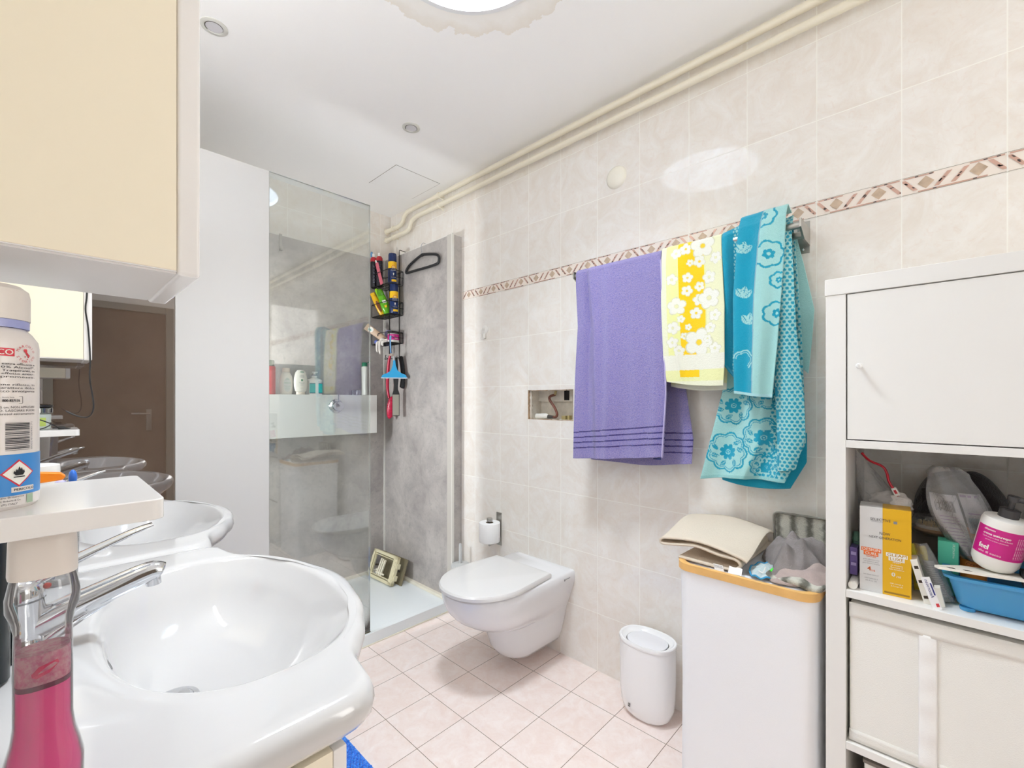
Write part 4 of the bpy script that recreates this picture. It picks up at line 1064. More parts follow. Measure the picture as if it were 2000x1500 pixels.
# pump bottle lying tilted on the tub
t = thing('pump_bottle', (1.368, -.085, TB), 'white pump bottle with a magenta label on top of the blue tub', 'bottle')
PC = (1.372, -.086, TB + .016)
M2 = Matrix.Translation((1.372, -.0785, TB + .017)) @ Matrix.Rotation(.19, 4, 'X') @ Matrix.Rotation(-.10, 4, 'Y')
prof = [(.001, 0), (.020, .0), (.030, .006), (.0355, .018), (.0365, .034), (.0365, .104), (.034, .112), (.014, .116), (.013, .116)]
m = MB(); m.lathe(prof, n=48); m.xf(M2); m.build('bottle', PLASTW, t)
m = MB(); m.lathe([(.0368, .034), (.0368, .094)], n=60, a0=PI - 1.35, a1=PI + 1.5, cap=False); m.xf(M2); m.build('magenta_label', mat('magenta_label', (198, 28, 128), .4), t)
wl = wrap((0, 0, 0), .0366, PI - .55, .0007); f = lambda x, y: M2 @ Vector(wl(x, y))
m = MB()
put_text(m, 'siltamen', .006, lambda x, y: f(x - .012, .087 + y), 0, 'L', .018, 1)
put_text(m, 'crema anticrespo', .0068, lambda x, y: f(x - .012, .078 + y), 0, 'L', .041, 2)
put_text(m, "Capelli crespi o ribelli. Olio di Baobab", .0036, lambda x, y: f(x - .012, .0725 + y), 0, 'L', .045)
put_text(m, 'con burro di karite e provitamina', .003, lambda x, y: f(x - .006, .067 + y), 0, 'L', .034)
put_text(m, 'feel', .015, lambda x, y: f(x - .014, .047 + y), 0, 'L', .016, 2)
put_text(m, 'olio di cocco', .0065, lambda x, y: f(x - .012, .039 + y), 0, 'L', .035)
for q in range(9): put_text(m, 'ingredienti aqua cetearyl', .0026, lambda x, y: f(.044 + y - .0035 * q * -1 - .004, .04 + x), 0, 'L', .044)
m.build('label_print', mat('white_print', (240, 238, 230), .5), t, smooth=0)
m = MB(); m.lathe([(.0155, .114), (.0155, .132), (.011, .134), (.0045, .134), (.0045, .150), (.009, .150), (.0095, .160), (.008, .161)], n=28)
q0 = len(m.v); m.tube([(0, 0, .155), (0, -.02, .156), (0, -.036, .152)], [.006, .0055, .0045], 12); m.xf(M2)
m.build('pump', mat('dark_pump', (62, 60, 62), .25), t)

# opened flat pack under the bottle, and boxes leaning at the front left of the tub
CARD = mat('white_card', (232, 228, 218), .6); CARDB = mat('card_slot_dark', (60, 48, 38), .8)
t = thing('opened_carton', (1.36, -.06, TB), 'flattened white cardboard carton lying on the blue tub under the pump bottle', 'carton')
Mx = Matrix.Translation((1.352, -.066, TB + .0075)) @ Matrix.Rotation(-.02, 4, 'X') @ Matrix.Rotation(.12, 4, 'Y')
m = MB(); m.prism([(-.045, .068), (-.028, .075), (.03, .035), (.05, -.07), (-.022, -.075), (-.038, .0)], (0, 0, 0), (1, 0, 0), (0, 1, 0), (0, 0, .005)); m.xf(Mx); m.build('panel', CARD, t, smooth=0)
m = MB()
for y in (.052, .028): m.prism([(-.042 + (.06 - y) * .1, y), (-.03, y + .004), (-.03, y - .006), (-.041 + (.06 - y) * .1, y - .010)], (0, 0, .0051), (1, 0, 0), (0, 1, 0), (0, 0, .0004))
m.xf(Mx); m.build('slots', CARDB, t, smooth=0)
def lean(name, lab, cat, O, size, yaw, roll, mats, parts=()):
    t = thing(name, O, lab, cat)
    Mx = Matrix.Translation(Vector(O)) @ Matrix.Rotation(yaw, 4, 'Z') @ Matrix.Rotation(roll, 4, 'X')
    m = MB(); m.box(0, size[0], 0, size[1], 0, size[2]); m.xf(Mx); m.build('body', mats, t, smooth=0, bevel=.0006)
    for nm, fn, mm in parts:
        m = MB(); fn(m); m.xf(Mx); m.build(nm, mm, t, smooth=0)
    return t
def slots(m):
    for z in (.012, .045, .075): m.box(-.0004, .004, .002, .009, z, z + .006)
lean('pill_carton', 'narrow white carton with slots leaning against the corner of the blue tub', 'carton', (1.328, .0135, SH + .001), (.045, .012, .094), .0, -.25, CARD, [('slots', slots, CARDB)])
def medp(m):
    put_text(m, 'Amorosan', .0085, lambda x, y: Vector((-.0006, .0105 - y, .025 + x)), 0, 'L', .038)
    m.box(-.0005, 0, .0015, .004, .03, .055)
mc = lean('medicine_card', 'small rounded white card with blue and red print at the front edge of the shelf', 'card', (1.310, -.0035, SH + .001), (.0015, .015, .068), .12, -.30, mat('white_card_gloss', (238, 238, 240), .3),
     [('blue_print', medp, mat('navy_print', (40, 44, 120), .5)), ('red_print', lambda m: m.box(-.0005, 0, .002, .007, .006, .013), REDINK)])
lean('cardboard_tab', 'small off-white carton tab behind the medicine card', 'carton', (1.33, -.008, SH + .001), (.02, .010, .04), .0, -.2, CARD)
# teal box
t = lean('teal_box', 'teal green cardboard box standing behind the corner of the blue tub', 'box', (1.41, -.030, SH + .0795), (.04, .030, .044), -.06, .06, mat('teal_card', (84, 196, 168), .5),
     [('print', lambda m: (put_text(m, 'EYE CARE', .006, lambda x, y: Vector((-.0006, .021 - y, .012 + x)), 0, 'L', .026), put_text(m, 'HYDRATEURS', .006, lambda x, y: Vector((-.0006, .012 - y, .008 + x)), 0, 'L', .032)), mat('pale_print', (206, 232, 222), .5))])
bpy.data.objects.remove(t.children[0]); m = MB(); m.box(1.41, 1.45, -.030, .004, SH + .004, SH + .124); m.build('body', mat('teal_card', (84, 196, 168), .5), t, smooth=0, bevel=.0006)
# orange cream tube
t = thing('cream_tube', (1.43, -.06, SH + .02), 'orange tube of cream with a dark blue label standing behind the tub', 'tube')
m = MB()
def tubef(c, w_, d_, h_, M__=Matrix.Identity(4), crimp_top=True, n=28):
    rings = []
    for k in range(9):
        f_ = k / 8; ww = w_ * (1 + .12 * f_ if crimp_top else 1); dd = d_ * (1 - f_ ** 1.5) + .0012
        rings.append([tuple(M__ @ Vector((c[0] + dd * math.cos(a), c[1] + ww * math.sin(a), c[2] + h_ * f_))) for a in [2 * PI * i / n for i in range(n)]])
    return rings
m.loft(tubef((1.445, -.054, SH + .03), .021, .014, .125)); m.build('tube', mat('orange_tube', (236, 150, 66), .35), t)
m = MB(); m.quad((1.4325, -.058, SH + .083), (0, -1, 0), (.05, 0, 1), 0, .02, 0, .034); m.build('blue_label', mat('navy_label', (36, 60, 140), .4), t, smooth=0)
m = MB(); put_text(m, 'INTENSIVA', .006, flat((1.4322, -.059, SH + .1), (0, -1, 0), (.05, 0, 1), .0), 0, 'L', .018); put_text(m, 'PELLE', .006, flat((1.4318, -.059, SH + .09), (0, -1, 0), (.05, 0, 1), .0), 0, 'L', .014)
put_text(m, 'Crema', .009, flat((1.4308, -.042, SH + .0735), (0, -1, 0), (.05, 0, 1), .0), 1, 'L', .026); m.build('print', [mat('white_print', (240, 238, 230), .5), mat('dark_red_print', (130, 40, 30), .5)], t, smooth=0)
# body brush in a bag
t = thing('body_brush', (1.53, .01, SH + .10), 'round wooden bristle brush lying in a clear bag behind the gold box', 'brush')
WOODB = mat('light_wood', (196, 150, 100), .45, var=.08)
m = MB(); m.ell((1.52, .002, SH + .122), (.035, .047, .010), 36, 12); m.build('wooden_back', WOODB, t)
m = MB(); m.lathe([(.9, -.001), (.93, .004), (.9, .006), (.001, .006)], (0, 0, 0), 36); m.v = [(1.52 + x * .036, .002 + y * .046, SH + .129 + z) for x, y, z in m.v]; m.build('cushion', mat('white_cushion', (228, 218, 204), .5), t)
m = MB(); r = random.Random(4)
for k in range(150):
    a = r.uniform(0, 2 * PI); q = math.sqrt(r.random()) * .84; x = 1.52 + .034 * q * math.cos(a); y = .002 + .043 * q * math.sin(a)
    m.cyl((x, y, SH + .133), (x + r.uniform(-.002, .002), y + r.uniform(-.002, .002), SH + .150 - .006 * q), .0011, 5)
o = m.build('bristles', mat('cream_bristle', (224, 206, 160), .6), t); o['kind'] = 'stuff'
m = MB(); m.box(1.556, 1.64, -.10, .10, SH + .001, SH + .104); 
sb = tag(m.build('organizer_box', mat('taupe_box', (150, 140, 130), .7), smooth=0, bevel=.002), 'low taupe box at the back of the shelf under the bristle brush and black cloth', 'box')
def crinkle(name, c, r_, seed, lab, nu=48, nv=30, amp=.16, parent=None, M__=None, fr=5.0):
    rs = np.random.RandomState(seed); ph = rs.rand(6, 3) * 6.28; m = MB()
    def fn(u, v):
        a = 2 * PI * u; b = PI * (v - .5); x = math.cos(b) * math.cos(a); y = math.cos(b) * math.sin(a); z = math.sin(b)
        d_ = 1 + amp * sum((1 - abs(math.sin(fr * (x * math.cos(p[0]) + y * math.sin(p[0]) + z * math.cos(p[1])) + p[2]))) for p in ph) / 3 - amp
        return (c[0] + r_[0] * x * d_, c[1] + r_[1] * y * d_, c[2] + r_[2] * z * d_)
    m.surf(fn, nu, nv)
    if M__ is not None: m.xf(M__)
    return m
m = crinkle('bag', (1.515, .004, SH + .137), (.047, .058, .030), 8, ''); m.build('bag', BAG, t, smooth=25)
# black rolled cloth at the back
def blk():
    s = NT('black_fleece'); o = s.obj(); s.set(Base_Color=(*lin((34, 24, 27)), 1), Roughness=.9); s.bsdf.inputs['Sheen Weight'].default_value = .3; s.bump(s.noise(o, 300), .9, .003); return s.m
BLK = blk()
m = MB()
def rollf(u, v):
    a = 2 * PI * v * 1.0; t_ = u * 2 - 1; k = (1 - abs(t_) ** 4) ** .45
    cy = -.036 - .086 * t_; cz = SH + .210 + .028 * math.cos(1.7 * t_) - .022 - .022 * abs(t_) ** 2
    rr_ = .052 * k * (1 + .10 * math.sin(3 * a + 4 * t_) + .05 * math.sin(7 * a + 3 * t_))
    return (1.550 + rr_ * math.cos(a), cy, cz + rr_ * 1.05 * math.sin(a) + .004 * math.sin(6 * t_))
m.surf(rollf, 44, 40)
m.surf(lambda u, v: (1.502 + .02 * v, .034 - .10 * u, SH + .225 - .10 * v * (1 - .3 * u) + .003 * math.sin(12 * u)), 20, 14)
tag(m.build('black_garment', BLK, smooth=180, solid=.002), 'rolled black fleece garment at the back of the shelf behind the plastic packet', 'cloth')
# plastic packet with barcode
t = thing('plastic_packet', (1.43, -.05, TB + .01), 'crinkled clear plastic packet with a barcode standing in front of the black cloth', 'packet')
def pk(u, v): 
    z = SH + .088 + .205 * v; yc = -.058 + .050 * v; w_ = .022 + .030 * math.sin(min(1, v * 1.15) * PI * .85) * 1.0
    x = 1.425 - .012 * math.sin(PI * u) - .006 * v + .003 * math.sin(14 * u + 9 * v)
    return (x, yc + w_ * (1 - 2 * u) * (1 if v < .93 else 1 - (v - .93) * 6), z)
m = MB(); m.surf(pk, 24, 40); m.build('clear_film', BAG, t, smooth=25, solid=.0008)
m = MB(); m.surf(lambda u, v: tuple(Vector(pk(.06 + .46 * u, .05 + .64 * v)) + Vector((.004, 0, 0))), 10, 12); m.surf(lambda u, v: tuple(Vector(pk(.56 + .38 * u, .30 + .42 * v)) + Vector((.004, 0, 0))), 8, 10)
m.build('inner_card', mat('packet_card', (226, 222, 228), .5), t, solid=.0008)
m = MB(); r = random.Random(2); x = .12
while x < .44:
    w_ = r.choice((.006, .01, .016)); m.surf(lambda u, v: tuple(Vector(pk(x + w_ * u, .50 + .12 * v)) + Vector((.0034, 0, 0))), 1, 3); x += w_ + r.choice((.006, .012))
m.build('barcode', INK, t, smooth=0)
m = MB()
for k in range(9): m.surf(lambda u, v: tuple(Vector(pk(.14 + .3 * u, .44 - .034 * k - (.02 if k > 2 else 0) + .008 * v)) + Vector((.0034, 0, 0))), 4, 1)
m.surf(lambda u, v: tuple(Vector(pk(.58 + .34 * u, .68 + .022 * v)) + Vector((.0034, 0, 0))), 4, 1)
m.surf(lambda u, v: tuple(Vector(pk(.62 + .28 * u, .50 + .012 * v)) + Vector((.0034, 0, 0))), 4, 1)
m.build('lilac_print', mat('lilac_print', (176, 142, 190), .5), t, smooth=0)
m = MB(); m.surf(lambda u, v: tuple(Vector(pk(.60 + .3 * u, .36 + .10 * v)) + Vector((.0033, 0, 0))), 4, 2); m.build('blue_picture', mat('pale_blue_print', (186, 208, 222), .5), t, smooth=0)
# zip bag behind the gold box
t = thing('zip_bag', (1.46, .10, SH), 'clear plastic zip bag with a red slider behind the silver and gold box', 'bag')
def zb_(u, v):
    z = SH + .0 + .262 * v; k = math.sin(PI * min(1, (1 - v) * 1.3 + .02) * .5)
    yc = .098 + .020 * v; w_ = .052 * (1 - .25 * v); a = 2 * PI * u
    zz = z + (.052 * (math.cos(a)) * v ** 3)
    return (1.455 + (.055 * k + .001) * math.sin(a) * (1 + .12 * math.sin(5 * a + 7 * v)), yc + w_ * math.cos(a) * (1 + .05 * math.sin(9 * v + 3 * a)), zz)
m = MB(); m.surf(zb_, 56, 40); m.build('clear_film', BAG, t, smooth=25)
m = MB(); pz = smoothpts([(1.452, .146, SH + .308), (1.450, .130, SH + .290), (1.449, .105, SH + .278), (1.448, .096, SH + .262), (1.448, .092, SH + .242), (1.447, .082, SH + .222), (1.446, .074, SH + .208)], 6)
m.tube(pz, .0028, 8); m.build('red_zip', mat('red_zip', (190, 18, 44), .35), t)
m = MB(); m.box(-.004, .004, -.0055, .0055, -.010, .010); m.xf(Matrix.Translation((1.447, .079, SH + .218)) @ Matrix.Rotation(-.45, 4, 'X')); m.build('slider', PLASTW, t, smooth=0, bevel=.001)
m = MB(); m.box(-.001, .0, -.0025, .0025, -.004, .005); m.xf(Matrix.Translation((1.4425, .079, SH + .218)) @ Matrix.Rotation(-.45, 4, 'X')); m.build('slider_print', REDINK, t, smooth=0)
m = crinkle('cotton', (1.462, .088, SH + .187), (.030, .044, .030), 12, '', amp=.3, fr=4.0)
tag(m.build('cotton_pads', mat('cotton', (224, 218, 212), .95, bump=(90, .8, .006)), smooth=180), 'white crumpled cotton inside the zip bag', 'cotton')
# purple and teal packs at the left wall, white cap tube
t = thing('purple_pack', (1.375, .151, SH), 'narrow purple pack squeezed between the silver box and the side panel', 'pack')
MB().box(1.35, 1.42, .1435, .1585, SH + .0225, SH + .088).build('box', mat('purple_pack', (104, 84, 150), .4), t, smooth=0, bevel=.001)
m = MB(); m.box(1.3494, 1.35, .146, .156, SH + .07, SH + .078).box(1.3494, 1.35, .146, .156, SH + .045, SH + .052); m.build('print', mat('lilac_light', (176, 160, 214), .5), t, smooth=0)
t = thing('glass_jar', (1.42, .148, SH), 'pale green glass jar standing on the purple pack beside the side panel', 'jar')
MB().lathe([(.0085, .089), (.009, .092), (.009, .112), (.0075, .118), (.001, .118)], (1.39, .149, SH), 20).build('glass', clear_mat('green_glass', (190, 230, 210), 1.5, .25, (150, 200, 180)), t)
t = thing('small_tube', (1.33, .1475, SH), 'small white round tube lying on the shelf beside the silver box', 'tube')
MB().cyl((1.312, .1485, SH + .0095), (1.375, .1485, SH + .0095), .0090, 24).build('tube', PLASTW, t)
MB().cyl((1.309, .1485, SH + .0095), (1.312, .1485, SH + .0095), .0085, 24).build('cap', mat('cap_white', (226, 224, 216), .35), t)
# yellow sachet and clear sachet behind the gold box
t = thing('yellow_sachet', (1.40, .03, SH), 'yellow and green sachet leaning behind the right edge of the gold box', 'sachet')
m = MB(); m.surf(lambda u, v: (1.40 + .02 * v, .043 - .030 * u + .01 * v, SH + .002 + .10 * v + .003 * math.sin(9 * u)), 8, 14); m.build('foil', mat('yellow_foil', (206, 190, 40), .35), t, solid=.002)
m = MB(); m.surf(lambda u, v: (1.3985 + .012 * v, .040 - .022 * u + .006 * v, SH + .02 + .04 * v), 4, 4); m.build('green_print', mat('green_print', (60, 130, 80), .5), t, solid=.0008)
t = thing('clear_sachet', (1.37, .02, SH), 'clear plastic sachet with a printed leaflet standing right of the gold box', 'sachet')
cs = lambda u, v: (1.365 - .01 * math.sin(PI * u), .044 - (.040 + .0 * v) * u * (1 - .45 * v ** 2) - .028 * (1 - v), SH + .002 + .118 * v + .004 * u)
m = MB(); m.surf(cs, 14, 20); m.build('film', BAG, t, smooth=25, solid=.001)
m = MB(); m.surf(lambda u, v: tuple(Vector(cs(.2 + .6 * u, .08 + .62 * v)) + Vector((.003, 0, 0))), 8, 10); m.build('leaflet', mat('leaflet_grey', (188, 190, 186), .6), t, solid=.0006)
m = MB()
for k in range(14): m.surf(lambda u, v: tuple(Vector(cs(.26 + .48 * u, .12 + .038 * k + .01 * v)) + Vector((.0022, 0, 0))), 3, 1)
m.build('leaflet_print', GRP, t, smooth=0)
# dark bottle and black box cut by the frame
t = thing('dark_bottle', (1.40, -.152, TB), 'dark purple bottle at the right edge standing on the blue tub', 'bottle')
MB().lathe([(.013, .0235), (.016, .027), (.016, .08), (.006, .09), (.006, .1)], (1.36, -.146, TB), 24).build('body', mat('dark_purple', (60, 44, 66), .2), t)
m = MB(); m.box(1.335, 1.39, -.168, -.118, TB + .0005, TB + .0225)
bb = tag(m.build('black_box', mat('black_card', (36, 34, 38), .4), smooth=0, bevel=.0006), 'low black carton lying on the blue tub under the dark bottle', 'box')
m = MB()
for k, w_ in enumerate((.001, .002, .001, .0015, .001, .002)): m.box(1.3346, 1.335, -.132 - .003 * k, -.132 - .003 * k + w_, TB + .006, TB + .017)
m.box(1.3346, 1.335, -.152, -.128, TB + .004, TB + .0055); m.build('barcode', PLASTW, bb, smooth=0)
# ================================================================== VANITY: two washbasins over one cabinet
BCY = .8265
prof_b = [(0, .395), (.04, .392), (.08, .383), (.13, .370), (.17, .350), (.21, .330), (.245, .305), (.27, .288), (.295, .279), (.32, .2745), (.345, .270), (.356, .262), (.3635, .248), (.3665, .225)]
def outline():
    front = [(x, BCY - d) for d, x in reversed(prof_b)] + [(x, BCY + d) for d, x in prof_b[1:]]
    pts = smoothpts([(x, y, 0) for x, y in front], 4)
    P = [(p.x, p.y) for p in pts]
    y0, y1 = BCY - .3665, BCY + .3665
    P += [(XL + .001, y1), (XL + .001, y0)]
    return P
OUT = outline(); BC = (.20, BCY)
def ray_out(a):
    c, s_ = math.cos(a), math.sin(a); best = 9
    for i in range(len(OUT)):
        x1, y1 = OUT[i]; x2, y2 = OUT[(i + 1) % len(OUT)]
        dx, dy = x2 - x1, y2 - y1; den = c * dy - s_ * dx
        if abs(den) < 1e-12: continue
        t_ = ((x1 - BC[0]) * dy - (y1 - BC[1]) * dx) / den; u = ((x1 - BC[0]) * s_ - (y1 - BC[1]) * c) / den
        if t_ > 0 and -1e-6 <= u <= 1 + 1e-6: best = min(best, t_)
    return best
NB = 220
ba = [2 * PI * i / NB for i in range(NB)]
ro = [ray_out(a) for a in ba]
def rim_r(a):
    c, s_ = math.cos(a), math.sin(a); e = 2.35
    ax = .158 if c > 0 else .152
    return 1 / ((abs(c) / ax) ** e + (abs(s_) / .248) ** e) ** (1 / e)
rb = [rim_r(a) for a in ba]
def ringp(fr_, z):    # fr_: function of index -> radius
    return [(BC[0] + fr_(i) * math.cos(a), BC[1] + fr_(i) * math.sin(a), z(i) if callable(z) else z) for i, a in enumerate(ba)]
ZR = .854
rings = []
for ins, z in ((.046, .789), (.036, .792), (.028, .800), (.020, .806), (.010, .812), (.003, .821), (.0, .832), (.002, .842), (.008, .850), (.017, .8535), (.026, .854)):
    rings.append(ringp(lambda i: ro[i] - ins, z))
for k in (.25, .5, .75, .9): rings.append(ringp(lambda i: (ro[i] - .026) * (1 - k) + (rb[i] + .012) * k, ZR))
for dr, z in ((.006, .8536), (.001, .852), (-.004, .848), (-.008, .842)): rings.append(ringp(lambda i: rb[i] + dr, z))
DC = (.136, BCY)
for k, z in ((.93, .826), (.88, .808), (.82, .789), (.74, .771), (.64, .756), (.52, .745), (.40, .738), (.28, .7335), (.17, .7305)):
    f_ = (1 - k) ** 1.0; cx_ = BC[0] + (DC[0] - BC[0]) * min(1, f_ / .83)
    rings.append([(cx_ + (rb[i] - .008) * k * math.cos(a), BC[1] + (rb[i] - .008) * k * math.sin(a), z) for i, a in enumerate(ba)])
rings.append([(DC[0] + .021 * math.cos(a), DC[1] + .021 * math.sin(a), .7295) for a in ba])
t = thing('washbasin', (.1, BCY, .79), 'nearer of two white lobed washbasins, the one with the pink bottle on it', 'washbasin', 'pair of white washbasins')
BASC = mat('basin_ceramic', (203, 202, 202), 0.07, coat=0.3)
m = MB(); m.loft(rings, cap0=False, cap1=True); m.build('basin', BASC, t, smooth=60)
m = MB(); m.lathe([(.031, .7315), (.030, .7335), (.024, .734), (.0225, .7325), (.0225, .7345), (.018, .738), (.001, .7385)], (DC[0], DC[1], 0), 36, cap=False); m.build('drain', CHROME, t)
m = MB(); m.lathe([(.001, .0012), (.006, .001), (.0095, .0015), (.010, -.003)], n=24, cap=False); m.xf(Matrix.Translation((.0605, BCY - .012, .822)) @ Matrix.Rotation(1.12, 4, 'Y')); m.build('overflow', mat('dark_chrome', (70, 72, 74), .2, 1.0), t)
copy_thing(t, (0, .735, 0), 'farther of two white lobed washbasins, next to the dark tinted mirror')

def faucet(yc, lab):
    t = thing('faucet', (-.02, yc, ZR), lab, 'faucet', 'chrome basin mixer taps')
    m = MB(); m.lathe([(.027, 0), (.027, .004), (.024, .006), (.0225, .03), (.023, .055), (.0235, .07)], (-.02, yc, ZR), 32)
    sp = smoothpts([(-.02, yc, ZR + .030), (.012, yc, ZR + .042), (.05, yc, ZR + .054), (.095, yc, ZR + .068), (.114, yc, ZR + .072), (.124, yc, ZR + .068)], 6)
    R = [.019 - .006 * i / (len(sp) - 1) for i in range(len(sp))]; R[-1] = .007; R[-2] = .0105
    m.tube(sp, R, 24)
    m.tube(smoothpts([(-.012, yc, ZR + .004), (.02, yc, ZR + .024), (.07, yc, ZR + .047)], 5), [.012, .012, .011, .011, .010, .009, .008, .007, .006, .005, .004], 18)
    m.build('spout', CHROME, t, smooth=60)
    m = MB(); m.cyl((.113, yc, ZR + .064), (.114, yc, ZR + .052), .0095, 24); m.build('aerator', CHROME, t)
    m = MB(); m.lathe([(.0235, .0725), (.0235, .084), (.02, .094), (.008, .099), (.001, .0995)], (-.02, yc, ZR), 32)
    hp = smoothpts([(-.02, yc, ZR + .088), (.01, yc, ZR + .101), (.05, yc, ZR + .118), (.09, yc, ZR + .134), (.113, yc, ZR + .141)], 6)
    R = [.014 - .0065 * i / (len(hp) - 1) for i in range(len(hp))]
    q = MB(); q.tube(hp, R, 20, flat=1)
    # flatten the lever: squash around its centre line
    k = 20; vs = []
    for i, c in enumerate(hp):
        for j in range(k):
            v = Vector(q.v[i * k + j]); d_ = v - c; vs.append(tuple(c + Vector((d_.x * .5, d_.y * (1.0 + .2 * i / len(hp)), d_.z * (.75 - .40 * i / len(hp))))))
    m.add(vs, q.f); m.build('lever', CHROME, t, smooth=60)
    m = MB(); m.ell((.004, yc - .016, ZR + .087), (.004, .002, .004), 12, 8); m.build('temperature_dot', mat('red_dot', (170, 40, 30), .3), t)
faucet(BCY + .02, 'chrome mixer tap of the nearer basin with raised flat lever')
faucet(BCY + .755, 'chrome mixer tap of the farther basin, beside the dark mirror')

t = thing('vanity_cabinet', (.04, 1.19, 0), 'cream vanity cabinet with white door edges under the two washbasins', 'cabinet')
m = MB(); m.box(XL + .001, .2235, .49, .508, .10, .788).box(XL + .001, .2235, 1.887, 1.905, .10, .788).box(XL + .001, XL + .012, .508, 1.887, .10, .788)
m.box(XL + .012, .2235, .508, 1.887, .10, .118).box(.2035, .2235, .508, 1.887, .66, .695); m.build('body', CREAM, t, smooth=0)
for k in range(4):
    y0 = .4905 + k * .3535; MB().box(.2245, .240, y0 + (.019 if k == 0 else 0), y0 + .350, .105, .700).build('door', WHITEG, t, smooth=0, bevel=.0012)
MB().box(.2245, .240, .490, .5085, .105, .787).build('front_post', WHITEG, t, smooth=0, bevel=.0012)
MB().box(XL + .001, .19, .51, 1.885, 0.0, .0995).build('plinth', WHITE, t, smooth=0)

# ---- wall cabinets with their shelves
t = thing('wall_cabinet', (-.03, .577, 1.293), 'cream and white wall cabinet at the upper left, the large near one', 'cabinet', 'pair of slim cream wall cabinets')
CA, CB_ = .494, .660
m = MB(); m.box(XL + .001, .0828, CA, CB_, 1.2955, 1.93); m.build('carcass', CREAM, t, smooth=0, bevel=.0006)
m = MB(); m.box(XL + .001, .0828, CA + .003, CB_ - .012, 1.293, 1.2955); m.box(XL + .001, .0828, CA, CB_, 1.2945, 1.2954) ; m.build('bottom_panel', WHITEG, t, smooth=0)
m = MB(); m.box(.0832, .101, CA, CB_ + .001, 1.292, 1.93); m.build('door', WHITEG, t, smooth=0, bevel=.0035)
copy_thing(t, (-.004, 1.245, -.001), 'slim cream wall cabinet at the far end with a black cable dangling over it')
t = thing('wall_shelf', (-.04, .566, 1.078), 'thick white wall shelf at the left carrying the tall spray can', 'shelf', 'pair of small white wall shelves')
sh = [(XL + .001, .481), (.0635, .481)] + arc((.0635, .4905), .0095, -PI / 2, 0, 6)[1:] + [(.0735, .642)] + arc((.0655, .643), .008, 0, PI / 2, 5)[1:] + [(XL + .001, .651)]
m = MB(); m.prism(sh, (0, 0, 1.078), (1, 0, 0), (0, 1, 0), (0, 0, .0175)); m.build('board', WHITEG, t, smooth=40, bevel=.0012)
copy_thing(t, (0, 1.285, 0), 'white wall shelf at the far end holding a small dark-lidded jar')
SHT = 1.0955
# spray can
CX, CY, CR = -.0285, .538, .0268
t = thing('spray_can', (CX, CY, SHT), 'white deodorant spray can with a blue band standing on the near wall shelf', 'spray can')
m = MB(); m.lathe([(.024, 0), (CR, .003), (CR, .126), (CR - .0008, .131), (CR - .004, .1365), (CR - .0075, .1405)], (CX, CY, SHT), 64); m.build('can', mat('can_white', (228, 222, 218), .25), t)
m = MB(); m.lathe([(CR - .0055, .1407), (CR - .0055, .147)], (CX, CY, SHT), 64); m.build('lilac_ring', mat('lilac_plastic', (158, 164, 212), .3), t)
m = MB(); m.lathe([(CR - .005, .1472), (CR - .005, .166), (CR - .006, .171), (CR - .010, .1745), (CR - .017, .176), (.001, .1765)], (CX, CY, SHT), 64); m.build('cap', mat('cap_warm_white', (226, 219, 211), .35), t)
TH = -PI / 2 + .05     # label angle that faces the camera
wf = wrap((CX, CY, SHT), CR, TH, .00025); wf2 = wrap((CX, CY, SHT), CR, TH, .0005); wf3 = wrap((CX, CY, SHT), CR, TH, .00075)
BLB = mat('blue_print', (58, 138, 210), .35); REDL = mat('red_label', (212, 40, 62), .4)
m = MB(); patch(m, wf, -.040, .0405, .0108, .0425, 0, 40); m.build('blue_band', BLB, t)
RX_ = .0165
m = MB(); patch(m, wf, -.030, .0128, .1178, .1238, 0, 16); m.build('red_logo', REDL, t)
m = MB(); put_text(m, 'BOROTALCO', .0060, lambda x, y: wf2(.0118 + x, .1188 + y), 0, 'R', .036, 1); m.build('logo_lettering', mat('white_print', (240, 238, 230), .5), t, smooth=0)
m = MB()
def ring_text(m, s_, cx, cy, R, a0, a1, up):
    for i, ch in enumerate(s_):
        a = a0 + (a1 - a0) * i / (len(s_) - 1)
        tx, ty = (math.sin(a), -math.cos(a)) if up else (-math.sin(a), math.cos(a))
        rx, ry = (math.cos(a), math.sin(a)) if up else (-math.cos(a), -math.sin(a))
        put_text(m, ch, .0027, lambda x, y: wf2(cx + R * math.cos(a) + tx * x + rx * y, cy + R * math.sin(a) + ty * x + ry * y), 0, 'C', None)
ring_text(m, 'MARCHIO', .0203, .1205, .0052, 2.75, .35, True); ring_text(m, 'STORICO', .0203, .1205, .0072, 3.6, 5.85, False)
boot = [(-.0016, .0034), (.0002, .0036), (.0006, .0024), (.0004, .0012), (.0016, -.0004), (.0030, -.0016), (.0022, -.0018), (.0018, -.0030), (.0008, -.0034), (.0012, -.0022), (.0000, -.0006), (-.0010, .0010), (-.0020, .0022)]
m.poly([wf2(.0203 + x, .1205 + y) for x, y in boot]); m.poly([wf2(.0203 + x, .1205 + y) for x, y in ((-.0012, -.0018), (-.0006, -.0020), (-.0007, -.0030), (-.0013, -.0028))]); m.poly([wf2(.0203 + x, .1205 + y) for x, y in ((.0002, -.0042), (.0012, -.0038), (.0008, -.0050))])
m.build('red_emblem', REDINK, t, smooth=0)
m = MB()
